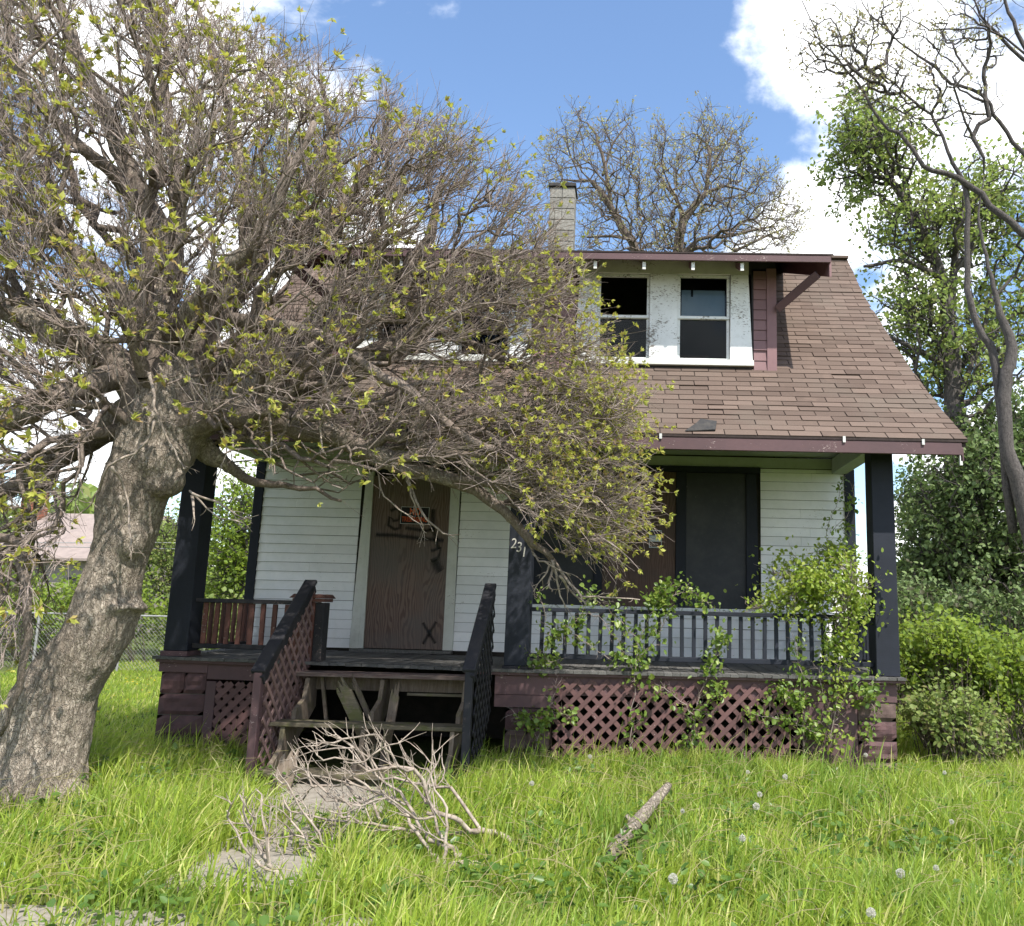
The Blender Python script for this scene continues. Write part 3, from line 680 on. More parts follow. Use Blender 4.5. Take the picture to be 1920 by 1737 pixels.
# house number on the middle column
def text_mesh(s, size, mat, name, parent, loc, rot=(rad(90), 0, 0), ext=.003, shear=0.0, sx=1.0, offset=0.0):
    cu = bpy.data.curves.new(name, 'FONT'); cu.body = s; cu.size = size; cu.extrude = ext; cu.shear = shear; cu.align_x = 'CENTER'; cu.align_y = 'CENTER'; cu.offset = offset
    tmp = bpy.data.objects.new(name, cu); COL.objects.link(tmp); bpy.context.view_layer.update()
    me = bpy.data.meshes.new_from_object(tmp.evaluated_get(bpy.context.evaluated_depsgraph_get())); bpy.data.objects.remove(tmp)
    me.materials.clear(); me.materials.append(mat); me.name = name
    return inst(name, me, parent, loc, rot, (sx, 1, 1))
for ch, x, y in (('2', 963, 1020), ('3', 973, 1027), ('1', 982, 1036)):
    p = at(x, y, -.004); text_mesh(ch, .155, M['number'], 'house_number', cm, (p[0], -.0035, p[2]), shear=.12, sx=.85, ext=.002)

# --- porch railings
def railing(x0, x1, ztop, zbot, step, mat, matb, y=.10, lean=0.0, start=None, wb=.042):
    r = empty('porch_railing', parent=house)
    MB().box(x0, x1, y-.045, y+.045, ztop-.045, ztop).build('top_rail', mat, r, bevel=.005)
    MB().box(x0, x1, y-.03, y+.03, zbot, zbot+.05).build('bottom_rail', mat, r, bevel=.004)
    me = MB().box(-wb/2, wb/2, -.016, .016, 0, 1).mesh('baluster', matb); bevel_mesh(me, .003)
    x = start if start is not None else x0+step*.6
    while x < x1-.02:
        inst('baluster', me, r, (x, y+R.uniform(-.004, .004), zbot+.05), (0, R.uniform(-.012, .012)+lean, 0), (1, 1, ztop-.047-zbot-.05)); x += step
    return r
railing(-1.058, 2.62, 1.665, 1.125, .1265, M['navy'], M['navy'], start=-.935)
rl = railing(-4.74, -3.625, 1.672, 1.135, .128, M['navy_old'], M['redpaint'], start=-4.64, wb=.05)
lr = empty('porch_railing', parent=house)           # the railing along the porch's left end, seen edge-on between the balusters
MB().box(-4.96, -4.88, .28, WY-.04, 1.62, 1.665).build('top_rail', M['navy_old'], lr, bevel=.004)
me = MB().box(-.016, .016, -.03, .03, 0, 1).mesh('baluster', M['redpaint'])
for k in range(11): inst('baluster', me, lr, (-4.92, .36+k*.145, 1.14), (0, 0, 0), (1, 1, .48))
MB().box(-4.95, -4.89, .28, WY-.04, 1.10, 1.139).build('bottom_rail', M['navy_old'], lr, bevel=.004)
rr = empty('porch_railing', parent=house)
MB().box(2.74, 2.82, .26, WY-.04, 1.62, 1.665).build('top_rail', M['navy'], rr, bevel=.004)
me = MB().box(-.016, .016, -.022, .022, 0, 1).mesh('baluster', M['navy'])
for k in range(12): inst('baluster', me, rr, (2.78, .34+k*.13, 1.16), (0, 0, 0), (1, 1, .46))
MB().box(2.75, 2.81, .26, WY-.04, 1.115, 1.159).build('bottom_rail', M['navy'], rr, bevel=.004)

# --- steps, half collapsed
st = empty('front_steps', parent=house)
MB().box(-3.42, -1.62, -.33, -.055, .905, .948).build('landing_plank', M['landing'], st, bevel=.006)
MB().box(-3.32, -1.68, -.10, -.06, .755, .900).build('riser', M['oldwood'], st, bevel=.004)
MB().box(-2.30, -1.68, -.14, -.105, .72, .748).build('cleat', M['tread'], st, bevel=.003)
b = MB().box(-3.44, -1.55, -.86, -.60, .478, .518); b.build('tread', M['tread'], st, bevel=.006)
MB().box(-3.42, -1.55, -1.16, -.86, .075, .118).build('tread', M['tread'], st, bevel=.006)
MB().box(-3.38, -1.60, -1.10, -1.06, -.02, .073).build('riser', M['tread'], st, bevel=.004)
for xx in (-3.30, -2.52, -1.66):      # stepped stringers
    poly = [(-.06, .89), (-.30, .89), (-.36, .70), (-.60, .60), (-.60, .476), (-.84, .476), (-.88, .28), (-1.05, .18), (-1.05, .0), (-.90, .0), (-.50, .30), (-.06, .58)]
    MB().prism(poly, 'x', xx-.022, xx+.022).build('stringer', M['oldwood'], st, bevel=.003)
MB().bar((-3.20, -.16, .90), (-3.10, -.14, .30), .07, .035).build('brace', M['oldwood'], st, bevel=.003)
# the broken tread, split lengthwise and hanging down
def jag(p, q, w, t, seed, side):
    r = random.Random(seed); p, q = Vector(p), Vector(q); d = (q-p); L_ = d.length; d.normalize(); s = d.cross(Vector((0, 1, .2))).normalized()
    prof = [(0.0, -w/2), (-.05, -w*.35), (.03, -w*.22), (-.10, -w*.05), (-.02, w*.1), (-.13, w*.26), (0.02, w*.38), (0.04, w/2)]
    pts = [p+d*a+s*b for a, b in prof]+[q+s*w/2, q-s*w/2]
    nrm = d.cross(s).normalized()*t; n = len(pts)
    return MB().add([v for v in pts]+[v+nrm for v in pts], [tuple(range(n)), tuple(range(2*n-1, n-1, -1))]+[(i, i+n, (i+1) % n+n, (i+1) % n) for i in range(n)])
jag(at(645, 1292, -.42), at(705, 1420, -.40), .14, .035, 3, 1).build('broken_tread', M['tread'], st, bevel=.002)
jag(at(668, 1285, -.36), at(722, 1410, -.34), .05, .03, 5, 1).build('broken_tread', M['oldwood'], st, bevel=.002)
jag(at(742, 1300, -.35), at(715, 1460, -.50), .09, .03, 8, 1).build('prop_board', M['oldwood'], st, bevel=.002)
# stair railings: sloping cap, posts, lattice infill
def stair_rail(xc, ybot, zb, yt, zt, posts, mat_cap, mat_post, mat_lat, w=.135):
    e = empty('stair_railing', parent=house)
    MB().bar((xc, yt, zt), (xc, ybot, zb), w, .045).build('handrail', mat_cap, e, bevel=.008)
    MB().bar((xc+w*.30, yt, zt-.075), (xc+w*.30, ybot+.02, zb-.075), .035, .10).build('rail_board', mat_cap, e, bevel=.004)
    def zr(y): return zb+(zt-zb)*(y-ybot)/(yt-ybot)
    for (py, z0) in posts: MB().box(xc-.035, xc+.04, py-.042, py+.042, z0, zr(py)-.03).build('post', mat_post, e, bevel=.005)
    def inside(y, z): return ybot+.06 <= y <= yt-.02 and max(.03, .92*(y-ybot)/(yt-ybot)*.9-.25) <= z <= zr(y)-.10
    lattice(ybot, yt, 0, zt, xc+.058, .118, .036, mat_lat, e, 'yz', inside)
    return e
stair_rail(-3.47, -1.12, 1.00, .02, 1.885, [(-1.08, -.02), (-.52, -.02), (-.03, .9)], M['navy_old'], M['mauve'], M['lattice_sunlit'])
stair_rail(-1.50, -1.02, 1.055, .02, 1.895, [(-.97, -.02), (-.03, .9)], M['navy_old'], M['navy_old'], M['navy_old'], w=.125)

# --- main roof: deck, shingles, fascia
roof = empty('roof', parent=house)
def deck(x0, x1, ya, yb, name='roof_deck'):
    ys = [ya]+[p[0] for p in PROF if ya < p[0] < yb]+[yb]
    top = [(y, roof_z(y)-.012) for y in ys]; bot = [(y, roof_z(y)-.085) for y in reversed(ys)]
    return MB().prism(top+bot, 'x', x0, x1).build(name, M['shingle_edge'], roof)
deck(RX0+.02, RX1-.02, -.43, DY-.02); deck(RX0+.02, DX0+.01, DY-.02, 4.1); deck(DX1-.01, RX1-.02, DY-.02, 4.1)
MB().prism([(4.1, 7.478), (8.35, 3.60), (8.35, 3.51), (4.1, 7.39)], 'x', RX0+.02, RX1-.02).build('back_slope', M['shingle'], roof)
MB().box(RX0, RX1, 4.0, 4.2, 7.475, 7.515).build('ridge_cap', M['shingle'], roof)
# arc length along the slope
def arc_pts(step):
    out = []; d = 0; acc = 0
    seg = []; 
    for (a, b), (c, e) in zip(PROF, PROF[1:]): seg.append((math.hypot(c-a, e-b), (a, b), (c, e)))
    tot = sum(s[0] for s in seg); s = 0
    while s < tot-.02:
        q = s
        for L_, p0, p1 in seg:
            if q <= L_:
                t = q/L_; out.append((p0[0]+(p1[0]-p0[0])*t, p0[1]+(p1[1]-p0[1])*t, math.atan2(p1[1]-p0[1], p1[0]-p0[0]))); break
            q -= L_
        s += step
    return out
EXPO, TABW = .1415, .342
rows = arc_pts(EXPO); cand = []
for k, (y, z, ang) in enumerate(rows):
    off = ((k*0.5) % 1.0+0.03*k) % 1.0*TABW; x = RX0-TABW+off
    while x < RX1:
        a, b = max(x, RX0+R.uniform(-.006, .006)), min(x+TABW, RX1+R.uniform(-.006, .006)); x += TABW
        if b-a < .03: continue
        if y > DY-.06 and b > DX0 and a < DX1:
            if a < DX0-.03: cand.append((a, DX0, y, z, ang, k))
            if b > DX1+.03: cand.append((DX1, b, y, z, ang, k))
            if not (a < DX0-.03 or b > DX1+.03) : pass
            continue
        cand.append((a, b, y, z, ang, k))
shm = MB().add([(0, 0, 0), (1, 0, 0), (1, 1, 0), (0, 1, 0), (0, 0, .0075), (1, 0, .0075), (1, 1, .002), (0, 1, .002)],
               [(0, 3, 2, 1), (4, 5, 6, 7), (0, 1, 5, 4), (1, 2, 6, 5), (2, 3, 7, 6), (3, 0, 4, 7)]).mesh('shingle', M['shingle'])
def dist_cam(c): return math.dist(((c[0]+c[1])/2, c[2], c[3]), tuple(CAM))-(2 if c[0] > -.4 else 0)
cand.sort(key=dist_cam)
for c in cand[:300]:
    a, b, y, z, ang, k = c; g_ = .005
    inst('shingle', shm, roof, (a+g_, y, z+R.uniform(-.001, .0015)), (ang+R.uniform(-.006, .004)-(R.uniform(.03, .09) if R.random() < .05 else 0), R.uniform(-.004, .004), R.uniform(-.006, .006)), (b-a-2*g_, EXPO+.012, R.uniform(.8, 1.7)))
v = []; f = []
for c in cand[300:]:
    a, b, y, z, ang, k = c; g_ = .0035; t = R.uniform(.006, .012); j = R.uniform(-.001, .0015); ca, sa = math.cos(ang), math.sin(ang); L_ = EXPO+.012; n = len(v)
    for xx in (a+g_, b-g_):
        for (u, w) in ((0, 0), (L_, 0), (L_, .002), (0, t)): v.append((xx, y+u*ca-w*sa, z+j+u*sa+w*ca))
    f += [tuple(n+i for i in q) for q in ((0, 1, 2, 3), (7, 6, 5, 4), (0, 4, 5, 1), (1, 5, 6, 2), (2, 6, 7, 3), (3, 7, 4, 0))]
o = MB().add(v, f).build('shingle', M['shingle'], roof); o['kind'] = 'stuff'
# starter edge, fascia, soffit, rake boards
MB().box(RX0+.01, RX1-.01, -.462, -.44, 3.478, 3.502).build('drip_edge', M['shingle_edge'], roof)
MB().box(RX0+.04, RX1-.07, -.455, -.415, 3.342, 3.476).build('fascia', M['mauve'], roof, bevel=.004)
MB().box(RX0+.04, RX1-.07, -.414, -.02, 3.46, 3.475).build('soffit', M['mauve'], roof)
for x in (RX0+.04, RX1-.07):
    pr = [(y, z-.088) for y, z in PROF]+[(y, z-.23) for y, z in reversed(PROF)]
    MB().prism(pr, 'x', x-.018, x+.018).build('rake_board', M['mauve'], roof, bevel=.003)
for p in ((2.224, 3.45, 3.515), (3.046, 3.44, 3.50), (.30, 3.45, 3.505)):
    MB().box(p[0]-.014, p[0]+.014, -.472, -.463, p[1], p[2]).build('gutter_clip', M['clip'], roof)
MB().box(3.425, 3.452, -.45, -.42, 3.235, 3.338).build('gutter_clip', M['clip'], roof)
pp = at(1320, 806, -.40)
MB().add([(pp[0]-.20, -.42, 3.545), (pp[0]+.12, -.40, 3.56), (pp[0]+.15, -.25, 3.68), (pp[0]-.02, -.22, 3.70), (pp[0]-.08, -.30, 3.64),
          (pp[0]-.20, -.42, 3.555), (pp[0]+.12, -.41, 3.575), (pp[0]+.15, -.26, 3.70), (pp[0]-.02, -.23, 3.73), (pp[0]-.08, -.31, 3.66)],
         [(4, 3, 2, 1, 0), (5, 6, 7, 8, 9), (0, 1, 6, 5), (1, 2, 7, 6), (2, 3, 8, 7), (3, 4, 9, 8), (4, 0, 5, 9)]).build('torn_shingle_flap', M['cap'], roof)

# --- dormer
dm = empty('dormer', parent=house)
ZB, ZT = 4.66, 6.02
for a in (DX0, DX1-.10):
    MB().prism([(DY+.03, 4.5), (3.9, 7.05), (3.9, 7.33), (DY+.03, 6.14)], 'x', a, a+.10).build('dormer_cheek', M['mauve_siding'], dm)
# window pair: casings, sashes, panes
def win_pair(cx, curtain):
    """cx = centre of the pair"""
    o = cx-0.373
    def bx(a, b, z0, z1, y0, y1, nm, mt, p, bv=.003): return MB().box(a+o, b+o, y0, y1, z0, z1).build(nm, M[mt], p, bevel=bv)
    w = empty('window', parent=dm)
    MB().prism([(-.755+o, 4.79), (-.478+o, 4.79), (-.478+o, 5.925), (-.715+o, 5.925)], 'y', DY-.035, DY+.06).build('casing', M['trim'], w, bevel=.003)
    MB().prism([(1.212+o, 4.79), (1.497+o, 4.79), (1.447+o, 5.925), (1.222+o, 5.925)], 'y', DY-.035, DY+.06).build('casing', M['trim'], w, bevel=.003)
    bx(.190, .545, 4.79, 5.925, DY-.035, DY+.06, 'casing', 'trim', w)
    bx(-.72, 1.452, 5.928, 6.13, DY-.036, DY+.06, 'head_casing', 'casing', w)
    bx(-.765, 1.51, 4.712, 4.786, DY-.060, DY+.06, 'window_sill', 'casing', w)
    for k, (a, b) in enumerate(((-.476, .188), (.547, 1.210))):
        top = 5.923
        for (z0, z1, yy, nm) in ((5.34, top, DY+.0, 'upper'), (4.79, 5.372, DY+.03, 'lower')):
            fr = MB(); t = .035
            fr.box(a+o, a+t+o, yy-.0, yy+.028, z0, z1).box(b-t+o, b+o, yy, yy+.028, z0, z1)
            fr.box(a+t+o, b-t+o, yy, yy+.028, z1-t, z1).box(a+t+o, b-t+o, yy, yy+.028, z0, z0+t)
            s = fr.build('sash', M['trim'], w)
            if not (k == 0 and nm == 'upper'):
                MB().box(a+t+o, b-t+o, yy+.011, yy+.015, z0+t, z1-t).build('pane', M['glass'], w)
    if curtain:
        MB().box(.60+o, 1.16+o, DY+.075, DY+.08, 5.36, 5.75).build('blind', M['blind'], w)
        MB().box(.72+o, .75+o, DY+.072, DY+.0745, 5.66, 5.78).build('blind_cord', M['interior'], w)
    return w
win_pair(.373, True); win_pair(-2.42, False)
# core wall around the openings
cw = MB()
for a, b in ((DX0, -3.55), (-1.30, -1.16+.42-.02), (1.495, DX1)): cw.box(a, b, DY+.005, DY+.10, ZB-.2, 6.02)
cw.box(DX0, DX1, DY+.005, DY+.10, ZB-.2, 4.76); cw.box(DX0, DX1, DY+.005, DY+.10, 5.96, 6.12)
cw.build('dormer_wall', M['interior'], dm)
siding_run(DX0+.12, -3.555, 4.66, 6.0, DY, .135, M['mauve_siding'], dm)
siding_run(-1.30, -.765, 4.66, 6.0, DY, .135, M['mauve_siding'], dm)
siding_run(1.515, 1.678, 4.66, 6.0, DY, .135, M['mauve_siding'], dm)
MB().box(1.68, DX1+.003, DY-.03, DY+.02, 4.655, 6.02).build('corner_board', M['mauve_siding'], dm, bevel=.003)
MB().box(DX0-.003, DX0+.118, DY-.03, DY+.02, 4.655, 6.02).build('corner_board', M['mauve_siding'], dm, bevel=.003)
MB().box(DX0, DX1, DY-.02, DY+.02, 4.61, 4.653).build('flashing', M['mauve'], dm)
# shed roof of the dormer
def shed(x0, x1, ya, za, yb, zb, t0, t1, nm, mat):
    return MB().prism([(ya, za+t1), (yb, zb+t1), (yb, zb+t0), (ya, za+t0)], 'x', x0, x1).build(nm, M[mat], dm)
EY, EZ, SX0, SX1 = .56, 5.935, -4.38, 2.385
SL = (7.47-EZ)/(4.1-EY)
shed(SX0, SX1, EY, EZ, 4.1, 7.47, -.02, .045, 'dormer_roof_deck', 'mauve')
shed(SX0-.02, SX1+.02, EY-.03, EZ-.013, 4.12, 7.478, .048, .068, 'dormer_roofing', 'shingle_edge')
MB().box(SX0, SX1-.012, EY-.025, EY-.002, EZ-.052, EZ+.030).build('dormer_fascia', M['mauve'], dm, bevel=.003)
for x in (SX0+.015, SX1-.015):
    MB().prism([(EY, EZ-.024), (4.0, EZ-.024+SL*(4.0-EY)), (4.0, EZ-.23+SL*(4.0-EY)), (EY, EZ-.23)], 'x', x-.014, x+.014).build('barge_board', M['mauve_siding'], dm, bevel=.003)
x = -.497-0.6*6
while x < 1.9:
    MB().prism([(EY+.03, EZ-.16), (EY+.03, EZ-.055), (DY+.04, EZ-.03+SL*.5), (DY+.04, EZ-.10+SL*.5)], 'x', x-.022, x+.022).build('rafter_tail', M['clip'] if False else M['mauve_siding'], dm, bevel=.003)
    MB().box(x-.020, x+.020, EY+.022, EY+.029, EZ-.155, EZ-.058).build('rafter_end', M['casing'], dm)
    x += .6
for sx, x0, x1 in ((1, DX1+.01, SX1-.09), (-1, DX0-.01, SX0+.09)):
    MB().bar((x0, DY-.06, 5.47), (x0+sx*.44, DY-.40, 5.80), .10, .11, (0, 1, .3)).build('bracket', M['mauve'], dm, bevel=.004)
# upstairs room behind the windows, its dimness put into the colour
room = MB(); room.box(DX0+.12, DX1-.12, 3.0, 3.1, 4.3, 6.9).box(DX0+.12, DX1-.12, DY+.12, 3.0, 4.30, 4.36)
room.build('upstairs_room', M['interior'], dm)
MB().box(.62, 1.05, 2.2, 2.26, 4.4, 5.2).build('upstairs_partition', M['ply2'], dm)

# --- chimney of blocks
ch = empty('chimney', parent=house)
cx0, cx1, cy0, cy1 = -1.475, -1.055, 3.98, 4.38
MB().box(cx0+.01, cx1-.01, cy0+.01, cy1-.01, 7.2, 8.72).build('chimney_core', M['mortar'], ch)
hb = .195; k = 0; z = 7.30
while z < 8.60:
    top = min(z+hb, 8.66)
    cuts = [(cx0, -1.27, -1.262, cx1)] if k >= 4 else [(cx0, -1.40 if k % 2 else -1.15, -1.392 if k % 2 else -1.142, cx1)]
    for a, b, c, d in cuts:
        MB().box(a, b, cy0, cy1, z, top-.010).build('chimney_block', M['chim'], ch, bevel=.006); MB().box(c, d, cy0, cy1, z, top-.010).build('chimney_block', M['chim'], ch, bevel=.006)
    z += hb; k += 1
MB().box(cx0-.025, cx1+.02, cy0-.03, cy1+.03, 8.665, 8.73).build('chimney_cap', M['cap'], ch, bevel=.008)
MB().box(cx0-.02, cx1+.02, cy0-.03, cy1+.03, 7.25, 7.52).build('flashing', M['cap'], ch)

# ================================================================== signs
sg = empty('trespassing_sign', tuple(at(778, 967, WY-.03)), 'small black and orange NO TRESPASSING sign on the boarded door', 'sign')
def L_(p): q = Vector(p)-sg.location; return tuple(q)
c0 = at(778, 967, WY-.034); c0 = Vector(c0); sg.location = c0
MB().box(-.19, .19, -.004, .0, -.115, .115).build('border', M['signwhite'], sg)
MB().box(-.183, .183, -.006, -.0042, -.108, .108).build('board', M['black'], sg)
text_mesh('NO', .13, M['orange'], 'lettering', sg, (0, -.0075, .046), ext=.0008, sx=.72, offset=.0015)
text_mesh('TRESPASSING', .092, M['orange'], 'lettering', sg, (0, -.0075, -.055), ext=.0008, sx=.62, offset=.0015)
sg.rotation_euler = (0, rad(.6), 0)
nt_ = empty('window_notice', tuple(at(1229, 1011, WY-.02)), 'small pale notice taped to the plywood window board', 'notice')
MB().box(-.083, .083, -.003, 0, -.115, .115).build('sheet', M['paper'], nt_)
MB().box(-.075, .075, -.0045, -.0032, .045, .105).build('printed_panel', M['black'], nt_)
MB().box(-.075, .075, -.0045, -.0032, -.105, -.035).build('printed_panel', M['ply2'], nt_)


# ================================================================== TREES
def px_poly_points(poly, n, yfun, rng, clampf=None, density=None):
    poly = np.array(poly, float); x0, y0 = poly.min(0); x1, y1 = poly.max(0); out = []
    while len(out) < n:
        P = rng.uniform((x0, y0), (x1, y1), (n*2, 2))
        px, py = P[:, 0], P[:, 1]; ins = np.zeros(len(P), bool); j = len(poly)-1
        for i in range(len(poly)):
            xi, yi = poly[i]; xj, yj = poly[j]
            c = ((yi > py) != (yj > py)) & (px < (xj-xi)*(py-yi)/(yj-yi+1e-12)+xi); ins ^= c; j = i
        for (a, b) in P[ins]:
            if density is not None and rng.rand() > density(a, b): continue
            q = at(a, b, yfun(a, b, rng))
            if clampf is not None:
                q = clampf(q, a, b)
                if q is None: continue
            out.append(q)
            if len(out) >= n: break
    return np.array(out)
def polyline(lst, sub=3, jit=0.0, rng=NR):
    """(px,py,Y,r) knots -> smooth 3D polyline with radii"""
    P = np.array([list(at(a, b, Y))+[r] for a, b, Y, r in lst]); out = []
    for i in range(len(P)-1):
        p0 = P[max(i-1, 0)]; p1 = P[i]; p2 = P[i+1]; p3 = P[min(i+2, len(P)-1)]
        for k in range(sub):
            t = k/sub; q = 0.5*((2*p1)+(-p0+p2)*t+(2*p0-5*p1+4*p2-p3)*t*t+(-p0+3*p1-3*p2+p3)*t**3)
            if jit and (i or k): q[:3] += rng.normal(0, jit, 3)
            out.append(q)
    out.append(P[-1]); out = np.array(out); out[:, 3] = np.maximum(out[:, 3], 0.003); return out

def displaced_tree_mesh(name, lines, blobs, mat, parent, voxel=0.022, amp=0.02, kmin=14):
    """trunk and heavy limbs fused into one skin, bark ridges pushed into the surface"""
    b = MB()
    for L in lines: b.tube([tuple(p[:3]) for p in L], [p[3] for p in L], kmin)
    o = b.build(name, mat, None)
    for c, r in blobs:
        bm = bmesh.new(); bmesh.ops.create_icosphere(bm, subdivisions=3, radius=1.0)
        rr = Vector(r) if hasattr(r, '__len__') else Vector((r, r, r))
        for v in bm.verts: v.co = Vector((v.co.x*rr.x, v.co.y*rr.y, v.co.z*rr.z))+Vector(c)
        me2 = bpy.data.meshes.new('t'); bm.to_mesh(me2); bm.free()
        bm = bmesh.new(); bm.from_mesh(o.data); bm.from_mesh(me2); bm.to_mesh(o.data); bm.free(); bpy.data.meshes.remove(me2)
    md = o.modifiers.new('r', 'REMESH'); md.mode = 'VOXEL'; md.voxel_size = voxel; md.use_smooth_shade = True
    md2 = o.modifiers.new('s', 'SMOOTH'); md2.iterations = 6; md2.factor = 0.6
    bpy.context.view_layer.update()
    me = bpy.data.meshes.new_from_object(o.evaluated_get(bpy.context.evaluated_depsgraph_get()))
    old = o.data; o.modifiers.clear(); o.data = me; bpy.data.meshes.remove(old)
    me.materials.clear(); me.materials.append(mat); me.name = name
    n = len(me.vertices); co = np.empty(n*3, np.float32); me.vertices.foreach_get('co', co); co = co.reshape(-1, 3)
    no = np.empty(n*3, np.float32); me.vertices.foreach_get('normal', no); no = no.reshape(-1, 3)
    d = np.empty(n)
    for i in range(n):
        x, y, z = co[i]
        a = mnoise.noise(Vector((x*3, y*3, z*1.6)))*1.5
        bq = mnoise.ridged_multi_fractal(Vector((x*9, y*9, z*3.2)), 0.9, 2.1, 3, 1.0, 2.0)
        d[i] = a*0.8+(bq-1.2)*0.55
    co += no*(d*amp)[:, None]; me.vertices.foreach_set('co', co.ravel()); me.update()
    me.polygons.foreach_set('use_smooth', np.ones(len(me.polygons), bool))
    if parent is not None: o.parent = parent
    return o

def twig_sprays(P, D, n_each, L, r, rng, spread=0.45, side=0.5, up=0.0, steps=3, curl=0.10):
    """n_each twigs from each P, heading roughly along D; returns segment arrays and tips (pos, dir)"""
    N = len(P); idx = np.repeat(np.arange(N), n_each); p = P[idx].copy(); d = unit(D[idx]+rng.normal(0, spread, (len(idx), 3)))
    ln = L*rng.uniform(.45, 1.25, len(idx)); rr = np.full(len(idx), r)*rng.uniform(.8, 1.3, len(idx))
    A, B, ra, rb = [], [], [], []; mids = []
    bend = rng.normal(0, curl, (len(idx), 3))
    for k in range(steps):
        q = p+d*(ln/steps)[:, None]; A.append(p); B.append(q); r0 = rr*(1-.62*k/steps); r1 = rr*(1-.62*(k+1)/steps); ra.append(r0); rb.append(r1)
        mids.append((q.copy(), d.copy(), r1)); p = q; d = unit(d+bend+rng.normal(0, curl, d.shape)+np.array([0, 0, up]))
    tips = [(p, d)]
    # side twigs
    m = rng.rand(len(idx)) < side
    for (q, dd, r1) in mids[:-1]:
        mm = m & (rng.rand(len(idx)) < .8); 
        if not mm.any(): continue
        s = unit(dd[mm]+rng.normal(0, .55, (mm.sum(), 3))); l2 = (ln[mm]*rng.uniform(.25, .55, mm.sum()))[:, None]
        e = q[mm]+s*l2; A.append(q[mm]); B.append(e); ra.append(r1[mm]*.8); rb.append(r1[mm]*.4); tips.append((e, s))
    return np.concatenate(A), np.concatenate(B), np.concatenate(ra), np.concatenate(rb), np.concatenate([t[0] for t in tips]), np.concatenate([t[1] for t in tips])

def roof_clamp(q, a, b):
    if -5.75 < q[0] < 3.7 and q[2] > 3.1:
        lim = -.75 if q[2] < 3.6 else roof_y(q[2])-.45
        if 4.5 < q[2] < 6.6 and -4.4 < q[0] < 2.4: lim = min(lim, .25)
        q = q.copy()
        if q[1] > lim: return None
    elif -5.4 < q[0] < 3.1 and q[1] > -.45: return None
    return q

